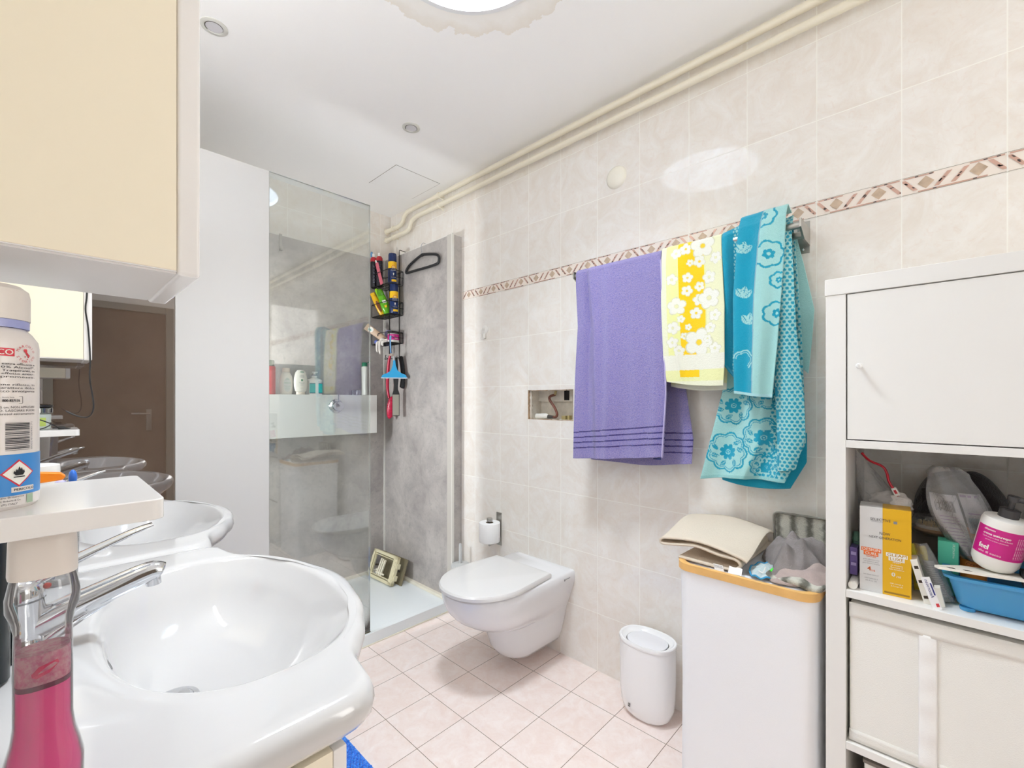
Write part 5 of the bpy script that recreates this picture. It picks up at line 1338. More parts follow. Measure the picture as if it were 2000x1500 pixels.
L_ = [('Borotalco Puro: extra efficacia e', .1121, 1), ('delicatezza. 0% Alcool*.', .1096, 1), ('Con Molecole Traspiranti, in', .1071, 1), ('chiaramente l effetto antitr-', .1047, 0), ('zione compromesso.', .1023, 0),
      ('La composizione riflette, in', .0962, 0), ('di Marchio al carattere dolce', .0937, 0), ('ridotto, del tocco avvolgente', .0912, 0),
      ('DISTANZA DI CIRCA 15 cm. NON APPLICARE', .0788, 0), ('SOSPENDERE L USO. LASCIARE FUORI', .0762, 0), ('UN IN ECCESSO. Aerosol estremamente', .0737, 0)]
for s_, y, b in L_: put_text(m, s_, .0024, lambda x, yy: wf2(.0272 + x, y + yy - .0009), 0, 'R', .0445, b)
put_text(m, '800-827176', .0028, lambda x, yy: wf2(.0060 + x, .0829 + yy), 0, 'L', .0098, 2); put_text(m, 'Numero Verde', .0012, lambda x, yy: wf2(.0060 + x, .0859 + yy), 0, 'L', .0065)
m.build('black_print', INK, t, smooth=0)
m = MB(); m.tube([wf2(.0036 + x, .0845 + y) for x, y in ((.0012, .0018), (.0004, .0013), (.0002, 0), (.0004, -.0013), (.0012, -.0018))], .0003, 5); m.build('phone_sign', INK, t)
m = MB(); m.tube([wf(x, y) for x, y in rrect(.0018, .0178, .0815, .0872, .0008, 3)], .00012, 4, closed=True); m.build('phone_frame', INK, t)
m = MB(); r = random.Random(3); y = .0455
while y < .0672:
    h_ = r.choice((.0003, .0005, .0008)); patch(m, wf2, .0076, .0228, y, y + h_, 0, 5); y += h_ + r.choice((.0004, .0006, .0009))
m.build('barcode', INK, t, smooth=0)
m = MB(); put_text(m, '8002410044171', .0022, lambda x, y: wf2(.0252 - y, .0455 + x), 0, 'L', .0215); m.build('barcode_digits', mat('grey_print', (130, 130, 134), .5), t, smooth=0)
def dia(m, c, R, f, mi=0): m.poly([f(c[0] + x, c[1] + y) for x, y in ((R, 0), (R * .5, R * .5), (0, R), (-R * .5, R * .5), (-R, 0), (-R * .5, -R * .5), (0, -R), (R * .5, -R * .5))], mi)
m = MB(); dia(m, (.0153, .0278), .0106, wf2, 0); dia(m, (.0153, .0278), .0092, wf3, 1)
m.build('hazard_diamond', [REDL, mat('white_print', (240, 238, 230), .5)], t, smooth=0)
wf4 = wrap((CX, CY, SHT), CR, TH, .001)
m = MB(); fl = [(-.0022, -.0018), (-.0036, .0002), (-.0030, .0018), (-.0024, .0008), (-.0018, .0030), (-.0010, .0018), (-.0002, .0050), (.0008, .0026), (.0014, .0040), (.0022, .0012), (.0028, .0024), (.0034, .0002), (.0022, -.0018)]
m.poly([wf4(.0153 + x, .0280 + y) for x, y in fl]); m.poly([wf4(.0153 + x, .0280 + y) for x, y in ((-.0034, -.0026), (.0034, -.0026), (.0034, -.0034), (-.0034, -.0034))]); m.build('flame_sign', mat('black_print', (24, 24, 26), .5), t, smooth=0)
m = MB(); patch(m, wf2, .0108, .0262, .0132, .0172, 0, 6); m.build('danger_panel', mat('can_white', (228, 222, 218), .25), t)
m = MB(); put_text(m, 'PERICOLO', .0026, lambda x, y: wf3(.0122 + x, .0143 + y), 0, 'L', .0135, 1); 
for q, s_ in enumerate(('Societa Italo Britannica', 'L. Manetti - H. Roberts & Co.', 'Calenzano (FI) ITALY')): put_text(m, s_, .0020, lambda x, y: wf2(-.004 + x, .0092 - .0026 * q + y), 0, 'L', .0225 - .002 * q)
m.build('danger_lettering', INK, t, smooth=0)
m = MB(); patch(m, wf2, .0205, .0255, .0035, .0105, 0, 4); m.build('green_mark', mat('pale_green_print', (166, 190, 164), .5), t)

# things on the basins behind the near shelf
def bottle_g(name, lab, c, prof, m_, n=36, sx=1, sy=1, cat='bottle', group=None):
    t = thing(name, c, lab, cat, group); MB().lathe(prof, c, n, sx, sy).build('bottle', m_, t); return t
t = thing('trigger_sprayer', (-.02, 1.10, ZR), 'orange trigger spray bottle behind the near shelf, only its head showing', 'spray bottle')
MB().lathe([(.03, 0), (.032, .004), (.032, .11), (.016, .15), (.013, .16)], (-.03, 1.10, ZR), 32, 1, .8).build('bottle', mat('white_bottle', (232, 232, 230), .3), t)
m = MB(); m.prism([(-.03, .0), (.016, .004), (.020, .010), (.014, .016), (-.03, .022), (-.042, .014)], (.008, 1.09, 1.038), (1, 0, 0), (0, 0, 1), (0, .020, 0)); m.cyl((-.030, 1.10, 1.013), (-.030, 1.10, 1.045), .013); m.build('orange_head', mat('orange_plastic', (240, 132, 22), .35), t, bevel=.002)
t = thing('white_beaker', (.0, 1.24, ZR), 'white plastic beaker behind the orange sprayer', 'beaker')
MB().lathe([(.024, 0), (.026, .003), (.028, .10), (.032, .19), (.0315, .2015), (.026, .203), (.001, .204)], (-.008, 1.235, ZR), 36).build('beaker', PLASTW, t)
t = thing('toothbrush_cup', (.04, 1.12, ZR), 'clear cup of blue and white brush heads behind the near shelf', 'cup')
MB().lathe([(.02, 0), (.022, .003), (.027, .17), (.026, .17), (.02, .004)], (.022, 1.13, ZR), 30, cap=False).build('cup', BAG, t)
m = MB(); m.cyl((.012, 1.13, ZR + .01), (.034, 1.13, ZR + .175), .003, 10); m.ell((.0375, 1.13, ZR + .186), (.006, .007, .014), 18, 12); m.build('blue_brush', mat('blue_plastic', (44, 104, 196), .3), t)
m = MB(); m.cyl((.03, 1.135, ZR + .01), (.018, 1.135, ZR + .165), .003, 10).ell((.022, 1.135, ZR + .175), (.009, .006, .008), 14, 10); m.build('pale_brush', mat('lilac_clear', (190, 186, 222), .3), t)
# far shelf things
t = thing('jar', (-.012, 1.846, SHT), 'glass jar with a dark metal lid on the far wall shelf', 'jar')
MB().lathe([(.027, .0005), (.029, .003), (.029, .043), (.026, .046)], (-.012, 1.846, SHT), 36).build('glass', mat('jar_glass', (186, 196, 190), .1), t)
MB().lathe([(.0295, .010), (.0295, .034)], (-.012, 1.846, SHT), 36, a0=-2.2, a1=-.9, cap=False).build('label', mat('jar_label', (178, 196, 96), .5), t)
m = MB(); m.lathe([(.031, .0465), (.0325, .048), (.0325, .060), (.030, .063)], (-.012, 1.846, SHT), 36, cap=True); m.build('lid', mat('dark_metal', (140, 142, 140), .12, 1.0), t)
MB().lathe([(.0305, .0632), (.033, .0645), (.033, .069), (.029, .0705), (.001, .0708)], (-.012, 1.846, SHT), 36).build('lid_top', BLACKP, t)
m = MB(); cb = smoothpts([(.0865, 1.736, 1.50), (.0855, 1.736, 1.467), (.083, 1.736, 1.432), (.0885, 1.736, 1.382), (.0925, 1.735, 1.296), (.091, 1.72, 1.24), (.097, 1.715, 1.185), (.098, 1.715, 1.155), (.091, 1.72, 1.135), (.078, 1.725, 1.131), (.060, 1.73, 1.138), (.044, 1.735, 1.149)], 8)
m.tube(cb, .0019, 8); tag(m.build('power_cable', BLACKP), 'thin black cable dangling in front of the far wall cabinet and curling at its end', 'cable')
m = MB(); m.tube(smoothpts([(-.06, 1.80, SHT + .035), (-.015, 1.79, SHT + .032), (.01, 1.79, SHT + .021), (.035, 1.80, SHT + .004), (.055, 1.83, SHT + .0022), (.02, 1.86, SHT + .0022)], 8), .0015, 8)
m.tube(smoothpts([(-.06, 1.785, SHT + .003), (-.01, 1.785, SHT + .003), (.012, 1.79, SHT + .012), (.015, 1.80, SHT + .02)], 8), .0015, 8); m.cyl((.03, 1.81, SHT + .0045), (.045, 1.81, SHT + .0045), .004)
tag(m.build('charging_cable', BLACKP), 'black charging cable lying on the far wall shelf beside the jar', 'cable')

# ---- pink mouthwash bottle and dark can on the near basin
PX, PY = .0005, .5315
t = thing('mouthwash_bottle', (PX, PY, ZR), 'clear bottle half full of bright pink liquid standing on the near basin under the shelf', 'bottle')
CLR = clear_mat('bottle_plastic', (250, 251, 252), 1.48, .06, (225, 222, 224), .03, 1.5)
prof = [(.0215, .0), (.0228, .003), (.0228, .028), (.0205, .040), (.0178, .052), (.0165, .065), (.0165, .105), (.0162, .140), (.0180, .150), (.0206, .158), (.0206, .168), (.0188, .178), (.0182, .181), (.0165, .183)]
m = MB(); m.lathe(prof, (PX, PY, ZR + .0008), 56, 1.06, 1.0, exp=2.6); m.build('clear_body', CLR, t)
PINK = NT('pink_liquid'); PINK.set(Base_Color=(*lin((255, 84, 166)), 1), Roughness=.12); PINK.bsdf.inputs['Subsurface Weight'].default_value = .2; PINK.bsdf.inputs['Subsurface Radius'].default_value = (.02, .006, .01)
m = MB(); m.lathe([(.0206, .002), (.0216, .004), (.0214, .027), (.0192, .040), (.0166, .052), (.0153, .065), (.0153, .098)], (PX, PY, ZR + .0008), 48, 1.04, .96, exp=2.6); m.build('pink_liquid', PINK.m, t)
def foam():
    s = NT('pink_foam'); o = s.obj(); f_ = s.noise(o, 240, 4, .7); s.put(s.bsdf.inputs['Base Color'], s.mix(s.ramp(f_, .35, .6), lin((214, 96, 140)), lin((226, 168, 180)))); s.set(Roughness=.4); return s.m
FO = foam()
m = MB(); m.lathe([(.0155, .0985), (.0156, .1215), (.0150, .1225)], (PX, PY, ZR + .0008), 48, 1.04, .96, exp=2.6); m.build('foam', FO, t)
m = MB(); m.lathe([(.0158, .0945), (.0158, .0985)], (PX, PY, ZR + .0008), 48, 1.04, .96, exp=2.6, cap=False); m.build('liquid_edge', mat('deep_magenta', (120, 20, 74), .2), t)
m = MB(); fz = wrap((PX, PY, ZR + .0008), .0160, -PI / 2 + .02, .0004)
m.poly([fz(x, y) for x, y in ((-.0072, .1085), (-.003, .1135), (.0078, .1155), (.0088, .1125), (.0066, .1105), (.0030, .1070), (-.004, .1045), (-.0068, .1062))]); m.build('foam_gap', mat('vivid_pink', (228, 22, 106), .2), t, smooth=0)
m = MB(); m.lathe([(.0186, .1835), (.0190, .186), (.0184, .212), (.0176, .216), (.0165, .2175), (.001, .218)], (PX, PY, ZR + .0008), 56, 1.08, 1.0, exp=2.8); m.build('cap', mat('cap_beige_white', (228, 220, 212), .3), t)
t = thing('dark_spray_can', (-.052, .785, ZR), 'black aerosol can with pale print standing on the near basin at the left edge', 'spray can')
KX_, KY_, KR = -.0525, .785, .0265
m = MB(); m.lathe([(.024, .0), (KR, .003), (KR, .185), (KR - .003, .193), (KR - .005, .195), (KR - .005, .215), (.001, .218)], (KX_, KY_, ZR + .0008), 48); m.build('can', mat('black_can', (30, 36, 38), .25, .3), t)
kf = wrap((KX_, KY_, ZR), KR, -PI / 2, .0005); m = MB()
patch(m, kf, .0055, .0185, .016, .050, 0, 4); m.build('label_panel', mat('pale_grey_label', (190, 200, 200), .4), t)
m = MB()
for k in range(22): put_text(m, ('ingredients aqua alcohol', 'parfum linalool citral', 'limonene geraniol')[k % 3], .0032, lambda x, y: kf(-.014 + x, .150 - .0042 * k + y), 0, 'L', .032)
put_text(m, 'volume', .007, lambda x, y: kf(-.012 + x, .172 + y), 0, 'L', .026); m.build('pale_print', mat('pale_cyan_print', (170, 196, 200), .5), t, smooth=0)
m = MB(); r = random.Random(8); y = .018
kf2 = wrap((KX_, KY_, ZR), KR, -PI / 2, .0009)
while y < .047:
    h_ = r.choice((.0005, .001)); patch(m, kf2, .007, .0165, y, y + h_, 0, 3); y += h_ + r.choice((.0007, .0012))
m.build('barcode', INK, t, smooth=0)
# bath mat
def matf():
    s = NT('blue_chenille'); o = s.obj(); n_ = s.noise(o, 90, 2); s.put(s.bsdf.inputs['Base Color'], s.mix(s.ramp(n_, .35, .65), lin((28, 108, 214)), lin((66, 150, 240)))); s.set(Roughness=.9); s.bsdf.inputs['Sheen Weight'].default_value = .3
    return s.m
MATM = matf()
t = thing('bath_mat', (.53, 1.1, 0), 'bright blue nubbly bath mat on the floor beside the vanity', 'bath mat')
m = MB(); m.box(.31, .728, .74, 1.512, .001, .009); m.build('backing', MATM, t, smooth=0, bevel=.003)
m = MB(); r = random.Random(1); nub = MB(); nub.ell((0, 0, 0), (1, 1, 1), 7, 4)
y = .75; k = 0
while y < 1.508:
    x = .318 + (.0055 if k % 2 else 0)
    while x < .724:
        if y > 1.22 and x > .52:
            s_ = r.uniform(.85, 1.15); a = r.uniform(0, PI); jx = r.uniform(-.0015, .0015); jy = r.uniform(-.0015, .0015)
            m.add([(x + jx + (vx * math.cos(a) - vy * .8 * math.sin(a)) * .0062 * s_, y + jy + (vx * math.sin(a) + vy * .8 * math.cos(a)) * .0062 * s_, .0105 + vz * .0075 * s_) for vx, vy, vz in nub.v], nub.f)
        x += .011
    y += .0095; k += 1
m.surf(lambda u, v: (.313 + .412 * u, .743 + .48 * v, .0125 + .002 * math.sin(300 * u) * math.sin(400 * v)), 60, 60)
o = m.build('chenille_pile', MATM, t, smooth=180); o['kind'] = 'stuff'

# ================================================================== SHOWER
LZ = 1.209
t = thing('shower_ledge', (1.0, 2.66, .969), 'white box ledge across the back of the shower carrying bottles', 'ledge')
MB().box(XL, 1.473, 2.60, 2.7215, .969, LZ).build('ledge_box', mat('ledge_white', (230, 230, 226), .3), t, smooth=0, bevel=.001)
KCX, KCZ = 1.205, 1.142
t = thing('shower_mixer', (KCX, 2.60, KCZ), 'round chrome shower mixer valve on the front of the white ledge', 'mixer tap')
Mk = Matrix.Translation((KCX, 2.5998, KCZ)) @ Matrix.Rotation(PI / 2, 4, 'X')
m = MB(); m.lathe([(.043, 0), (.043, .003), (.040, .007), (.030, .009), (.028, .012), (.001, .012)], n=48, cap=False); m.xf(Mk); m.build('escutcheon', CHROME, t)
m = MB(); m.lathe([(.0265, .0122), (.0265, .048), (.024, .052), (.001, .053)], n=40, cap=False); m.xf(Mk); m.build('knob', CHROME, t)
m = MB(); m.cyl((KCX, 2.565, KCZ + .024), (KCX - .004, 2.553, KCZ + .068), .0055, 16); m.build('lever_pin', CHROME, t)

def label_flat(parent, name, c, yfront, items, m_, x0=0):
    """print facing the camera side (-Y); items: (text,size,dx,dz,width)"""
    m = MB()
    for s_, z_, dx, dz, w_ in items: put_text(m, s_, z_, lambda x, y: (c[0] + dx + x, yfront - .0006, c[2] + dz + y), 0, 'C', w_)
    return m.build(name, m_, parent, smooth=0)
G_ = 'bottles lined up on the white shower ledge'
def oval(c, prof, sx, sy, n=40): m = MB(); m.lathe(prof, c, n, sx, sy); return m
GRN = mat('green_cap', (22, 116, 82), .3)
c = (.861, 2.66, LZ)
t = thing('red_bottle', c, 'tall red bottle with a dark green cap at the left end of the shower ledge', 'bottle', G_)
MB().lathe([(.026, 0), (.028, .003), (.028, .15), (.025, .155)], c, 36).build('bottle', mat('red_bottle', (190, 46, 54), .3), t)
MB().lathe([(.023, .156), (.023, .180), (.020, .188), (.001, .190)], c, 36).build('cap', mat('dark_green_cap', (62, 90, 70), .3), t)
CRW = mat('cream_white_bottle', (236, 230, 218), .3)
c = (.950, 2.672, LZ)
t = thing('shampoo_bottle', c, 'white rounded shampoo bottle with green print, cap upwards, on the ledge', 'bottle', G_)
oval(c, [(.024, 0), (.031, .004), (.034, .02), (.036, .05), (.036, .075), (.031, .105), (.020, .124), (.019, .126)], 1.0, .55).build('bottle', CRW, t)
oval(c, [(.0205, .127), (.021, .145), (.020, .150), (.001, .151)], 1.0, .7).build('cap', mat('pearl_cap', (228, 214, 198), .25), t)
m = MB(); m.poly([(c[0] + .021 * math.cos(a), c[1] - .0204, c[2] + .055 + .040 * math.sin(a)) for a in [2 * PI * i / 28 for i in range(28)]]); m.build('grey_label', mat('label_grey', (206, 204, 200), .4), t, smooth=0)
label_flat(t, 'print', c, c[1] - .0212, [('ULTRA', .008, .0, .083, .018), ('DOLCE', .010, 0, .062, .032), ('latte mandorla', .005, 0, .046, .03), ('e fiori', .005, 0, .038, .02), ('shampoo', .005, 0, .03, .024)], mat('green_lettering', (60, 150, 90), .5))
c = (1.018, 2.643, LZ)
t = thing('conditioner_bottle', c, 'white oval conditioner bottle standing on its cap with a pale yellow emblem', 'bottle', G_)
oval(c, [(.024, .016), (.030, .020), (.036, .045), (.0375, .07), (.036, .095), (.029, .125), (.018, .139), (.001, .143)], 1.0, .5).build('bottle', CRW, t)
oval(c, [(.0245, 0), (.0255, .002), (.0255, .0155)], 1.0, .6).build('cap', mat('pearl_cap', (228, 214, 198), .25), t)
yf = c[1] - .0196
m = MB()
for a in [2 * PI * i / 26 for i in range(26)]: m.poly([(c[0] + (.021 + .0035 * (-1) ** int(a * 5)) * math.cos(a + d), yf - .0004, c[2] + .062 + (.021 + .002) * math.sin(a + d) + e) for d, e in ((0, 0), (.12, .001), (.1, -.001))])
m.build('floral_ring', mat('pale_yellow_print', (222, 206, 140), .5), t, smooth=0)
label_flat(t, 'print', c, yf, [('Ultra', .010, 0, .106, .023), ('DOLCE', .010, 0, .097, .025), ('Risotonante', .005, 0, .066, .03), ('d Avena', .005, 0, .060, .022), ('balsamo', .0045, 0, .053, .02), ('delicato', .003, 0, .033, .018)], mat('dark_grey_lettering', (80, 90, 86), .5))
m = MB(); m.poly([(c[0] + x, yf - .0005, c[2] + z) for x, z in ((-.012, .1255), (.013, .1255), (.009, .131), (-.008, .131))]); m.poly([(c[0] + .0055 * math.cos(a), yf - .001, c[2] + .082 + .006 * math.sin(a)) for a in [2 * PI * i / 16 for i in range(16)]]); m.build('green_emblem', mat('garnier_green', (40, 130, 80), .5), t, smooth=0)
c = (1.104, 2.662, LZ)
t = thing('pump_dispenser', c, 'white pump dispenser with turquoise panels and navy stripes on the ledge', 'bottle', G_)
m = MB(); sq = [[(c[0] + x, c[1] + y * .6, c[2] + z) for x, y in rrect(-w_, w_, -w_, w_, r_, 6)] for z, w_, r_ in ((0, .037, .012), (.003, .039, .013), (.083, .039, .013), (.090, .034, .014), (.098, .016, .014), (.1, .015, .013))]
m.loft(sq); m.build('bottle', PLASTW, t)
yf = c[1] - .0240
m = MB(); m.box(c[0] - .037, c[0] - .004, yf, yf + .001, c[2] + .012, c[2] + .064).box(c[0] + .014, c[0] + .037, yf, yf + .001, c[2] + .012, c[2] + .064); m.build('turquoise_panel', mat('turquoise_label', (32, 182, 178), .4), t, smooth=0)
m = MB()
for a, b in ((-.037, -.004), (.014, .037)): m.box(c[0] + a, c[0] + b, yf - .0003, yf, c[2] + .0075, c[2] + .012).box(c[0] + a, c[0] + b, yf - .0003, yf, c[2] + .064, c[2] + .0675)
put_text(m, 'ProLave', .0075, lambda x, y: (c[0] + .014 + x, yf - .0004, c[2] + .0725 + y), 0, 'L', .023, 1)
m.build('navy_stripes', mat('navy_stripe', (26, 44, 92), .4), t, smooth=0)
m = MB(); m.lathe([(.0145, .1002), (.0145, .113)], c, 28); m.build('collar', PLASTW, t); m = MB(); m.lathe([(.0155, .1135), (.0155, .1175)], c, 28); m.build('navy_ring', mat('navy_stripe', (26, 44, 92), .4), t)
m = MB(); m.lathe([(.0062, .118), (.006, .130), (.012, .131), (.012, .135), (.001, .136)], c, 20); m.box(c[0] - .012, c[0] + .018, c[1] - .005, c[1] + .005, c[2] + .130, c[2] + .1355); m.build('pump', PLASTW, t)
c = (1.418, 2.655, LZ)
t = thing('lotion_bottle', c, 'slim white bottle with an open green flip cap at the right end of the ledge', 'bottle', G_)
oval(c, [(.014, 0), (.0165, .003), (.0155, .06), (.0165, .12), (.0175, .175), (.015, .182)], 1.0, 1.5).build('bottle', mat('milk_white', (228, 226, 220), .3), t)
m = oval(c, [(.0155, .1825), (.0155, .202), (.0145, .207), (.001, .2075)], 1.0, 1.4); m.build('cap', GRN, t)
m = MB(); m.ell((c[0] + .030, c[1] + .0, c[2] + .212), (.013, .010, .0035), 16, 8); m.xf(rot('Y', -.5, (c[0] + .030, c[1], c[2] + .212))); m.cyl((c[0] + .013, c[1], c[2] + .204), (c[0] + .021, c[1], c[2] + .207), .002); m.build('flip_lid', GRN, t)
m = MB(); m.box(1.372, 1.396, 2.665, 2.685, LZ + .0005, LZ + .032).box(1.345, 1.372, 2.668, 2.684, LZ + .0005, LZ + .030)
tag(m.build('chrome_block', mat('dim_chrome', (150, 150, 152), .2, .9), smooth=0, bevel=.0015), 'small square chrome block on the ledge beside the lotion bottle', 'fitting')

# caddy
t = thing('shower_caddy', (1.56, 2.59, 1.45), 'black three-tier wire caddy hanging on the grey shower side panel', 'shower caddy')
CX0, CX1, CY0, CY1 = 1.492, 1.594, 2.482, 2.705
m = MB()
for y in (2.535, 2.655): m.tube([(1.596, y, 2.138), (1.5955, y, 1.9), (1.5955, y, 1.47), (1.595, y, 1.452)], .0024, 8)
for y in (2.535, 2.655): m.tube([(1.5965, y, 2.125), (1.5965, y, 2.147), (1.6, y, 2.150), (1.655, y, 2.146)], .0024, 8)
m.tube(smoothpts([(1.58, 2.67, 1.478), (1.575, 2.672, 1.455), (1.57, 2.665, 1.448), (1.565, 2.60, 1.447), (1.565, 2.50, 1.447), (1.57, 2.47, 1.447), (1.572, 2.463, 1.455)], 4), .0024, 8)
m.tube([(1.595, 2.535, 1.452), (1.566, 2.535, 1.447)], .0024, 8).tube([(1.595, 2.655, 1.452), (1.566, 2.655, 1.447)], .0024, 8)
for y in (2.49, 2.58): m.tube(smoothpts([(1.566, y, 1.447), (1.54, y, 1.445), (1.53, y, 1.452)], 4), .0022, 8)
m.build('frame', BLACKW, t)
def basket(z0, z1):
    m = MB(); R = .0023
    def loop(z, x0=CX0): m.tube([(p[0], p[1], z) for p in rrect(x0, CX1, CY0, CY1, .014, 4)], R, 8, closed=True)
    loop(z0); loop(z1); m.tube([(CX1, CY0, (z0 + z1) / 2), (CX0 + .014, CY0, (z0 + z1) / 2)], .0018, 6)
    for k in range(11):
        y = CY0 + (CY1 - CY0) * (k + 1) / 12; m.tube([(CX0, y, z0), (CX1, y, z0)], .0015, 6)
    for x in (CX0 + .03, CX0 + .065): m.tube([(x, CY0, z0), (x, CY1, z0)], .0018, 6)
    for x, y in ((CX0 + .003, CY0 + .003), (CX1 - .003, CY0 + .003), (CX0 + .003, CY1 - .003)): m.tube([(x, y, z0), (x, y, z1)], R, 8)
    m.build('basket', BLACKW, t)
B1, B2, B3 = 1.912, 1.720, 1.540
basket(B1, 1.998); basket(B2, 1.800); basket(B3, 1.607)
SG = 'bottles and tubes in the black shower caddy'
NAVY = mat('navy_can', (24, 46, 96), .25); YEL = mat('yellow_label', (244, 196, 20), .4); SUN = mat('sun_red', (210, 56, 60), .4)
def navycan(c, lab):
    t = thing('sun_spray_can', c, lab, 'spray can', 'navy and yellow spray cans in the caddy')
    MB().lathe([(.0255, 0), (.0265, .002), (.0265, .142), (.0245, .147)], c, 40).build('can', NAVY, t)
    MB().lathe([(.026, .1475), (.026, .190), (.0235, .196), (.001, .197)], c, 40).build('cap', NAVY, t)
    MB().lathe([(.0268, .100), (.0268, .142)], c, 48, cap=False).build('yellow_band', YEL, t)
    f = wrap(c, .0268, -PI / 2 - .30, .0006); f2 = wrap(c, .0268, -PI / 2 - .30, .0012); f3 = wrap(c, .0268, -PI / 2 - .30, .0016)
    m = MB(); sun = [(.0135 * (1 + .0) * math.cos(a), .100 + .019 * math.sin(a)) for a in [PI * i / 14 for i in range(15)]]; m.poly([f(x, y) for x, y in sun]); m.build('red_sun', SUN, t, smooth=0)
    m = MB()
    for a in (.35, .8, 1.25, 1.75, 2.25, 2.75): m.poly([f(.016 * math.cos(a - .03), .1 + .022 * math.sin(a - .03)), f(.024 * math.cos(a - .02), .1 + .034 * math.sin(a - .02)), f(.024 * math.cos(a + .02), .1 + .034 * math.sin(a + .02)), f(.016 * math.cos(a + .03), .1 + .022 * math.sin(a + .03))])
    m.build('sun_rays', mat('orange_ray', (236, 130, 30), .4), t, smooth=0)
    m = MB(); put_text(m, 'SUN', .010, lambda x, y: f2(x, .103 + y), 0, 'C', .016, 1)
    put_text(m, 'BODY SPRAY', .0055, lambda x, y: f2(x, .092 + y), 0, 'C', .030, 1); put_text(m, 'DEODORANT', .0055, lambda x, y: f2(x, .084 + y), 0, 'C', .034)
    m.poly([f2(x, .062 + y) for x, y in ((0, -.010), (.0035, 0), (.003, .006), (0, .008), (-.003, .006), (-.0035, 0))]); put_text(m, 'sensitive 48h', .0045, lambda x, y: f2(x, .040 + y), 0, 'C', .030)
    m.build('white_print', mat('white_print', (240, 238, 230), .5), t, smooth=0)
    m = MB(); patch(m, f, -.012, .022, .014, .028, 0, 6); m.build('yellow_panel', YEL, t)
navycan((1.545, 2.533, B1 + .0035), 'navy and yellow spray can in the top caddy basket')
navycan((1.545, 2.515, B2 + .0035), 'navy and yellow spray can in the middle caddy basket')
BKB = mat('black_bottle', (38, 36, 42), .25); REDC = mat('deep_red_plastic', (176, 24, 40), .3)
for k, (c, lab) in enumerate((((1.520, 2.650, B1 + .0035), 'black bottle with red shoulders and white cap in the top basket, nearer the spray can'), ((1.503, 2.6935, B1 + .0035), 'black bottle with red shoulders and white cap in the top basket, behind the glass edge'))):
    if k == 0:
        t0 = t = thing('black_bottle', c, lab, 'bottle', 'black bottles in the top caddy basket')
        oval(c, [(.014, 0), (.0165, .003), (.0165, .165), (.016, .168)], 1.24, 1.24).build('bottle', BKB, t)
        oval(c, [(.0168, .1685), (.0165, .188), (.012, .198), (.009, .200)], 1.24, 1.24).build('red_shoulder', REDC, t)
        oval(c, [(.0088, .2005), (.0088, .222), (.001, .223)], 1, 1).build('cap', PLASTW, t)
        f = wrap(c, .0205, -PI / 2 - .3, .0006); m = MB()
        for q in range(12): m.poly([f(-.008, .03 + .010 * q), f(.002 + .004 * (q % 2), .03 + .010 * q), f(.002 + .004 * (q % 2), .034 + .010 * q), f(-.008, .034 + .010 * q)])
        m.build('grey_print', mat('blue_grey_print', (112, 116, 134), .5), t, smooth=0)
    else: copy_thing(t0, (c[0] - 1.520, c[1] - 2.650, 0), lab)
t = thing('pink_tube', (1.50, 2.60, B1), 'pink tube with a white cap leaning in the top caddy basket', 'tube')
m = MB(); n0 = [[(x * (.6 + 0), y, z) for x, y, z in r_] for r_ in tubef((0, 0, 0), .0155, .010, .16)]
Mt = Matrix.Translation((1.502, 2.588, B1 + .005)) @ Matrix.Rotation(-.40, 4, 'X') @ Matrix.Rotation(PI, 4, 'X') @ Matrix.Translation((0, 0, -.162))
m.loft(n0); m.xf(Mt); m.build('tube', mat('pink_tube', (214, 108, 124), .35), t)
m = MB(); m.lathe([(.0075, -.022), (.0085, -.001)], n=20); m.xf(Mt); m.build('cap', PLASTW, t)
m = MB(); m.ell((1.50, 2.722 - .01, 2.135), (.010, .006, .022), 16, 10); m.cyl((1.50, 2.69, B1 + .005), (1.50, 2.71, 2.12), .003, 8)
tag(m.build('blue_brush', mat('pale_blue_plastic', (106, 158, 206), .3)), 'pale blue brush end poking up behind the black bottles in the caddy', 'brush')
# leaning bottles in the middle basket
def leanb(name, lab, base, h, w_, d_, ang, m_, parts, cat='bottle'):
    t = thing(name, base, lab, cat, SG)
    Mb = Matrix.Translation(Vector(base)) @ Matrix.Rotation(.95, 4, 'Z') @ Matrix.Rotation(-ang, 4, 'X')
    for nm, prof, mm in parts:
        m = MB(); m.lathe(prof, n=32, sx=d_, sy=w_); m.xf(Mb); m.build(nm, mm, t)
    return t, Mb
YB_ = mat('amber_bottle', (238, 186, 24), .25)
t, Mb = leanb('yellow_bottle', 'yellow bottle leaning left in the middle caddy basket', (1.545, 2.640, B2 + .010), .17, 1.2, .62, .46, YB_, [('bottle', [(.014, 0), (.0165, .004), (.0175, .05), (.0165, .11), (.014, .140), (.0135, .142)], YB_), ('cap', [(.0138, .1425), (.0138, .160), (.012, .163), (.001, .1635)], YB_)])
m = MB(); m.poly([Mb @ Vector((-.0112, .011 * math.cos(a), .065 + .040 * math.sin(a))) for a in [2 * PI * i / 20 for i in range(20)]]); m.build('brown_label', mat('brown_label', (140, 76, 34), .4), t, smooth=0)
LG = mat('lime_plastic', (140, 200, 30), .25)
t, Mb = leanb('lime_bottle', 'slim lime green bottle leaning in the middle caddy basket', (1.552, 2.604, B2 + .009), .2, .75, .7, .40, LG, [('bottle', [(.014, 0), (.018, .004), (.0175, .07), (.015, .13), (.017, .172), (.010, .184), (.001, .187)], LG)])
LGB = mat('grass_green_plastic', (96, 176, 30), .2)
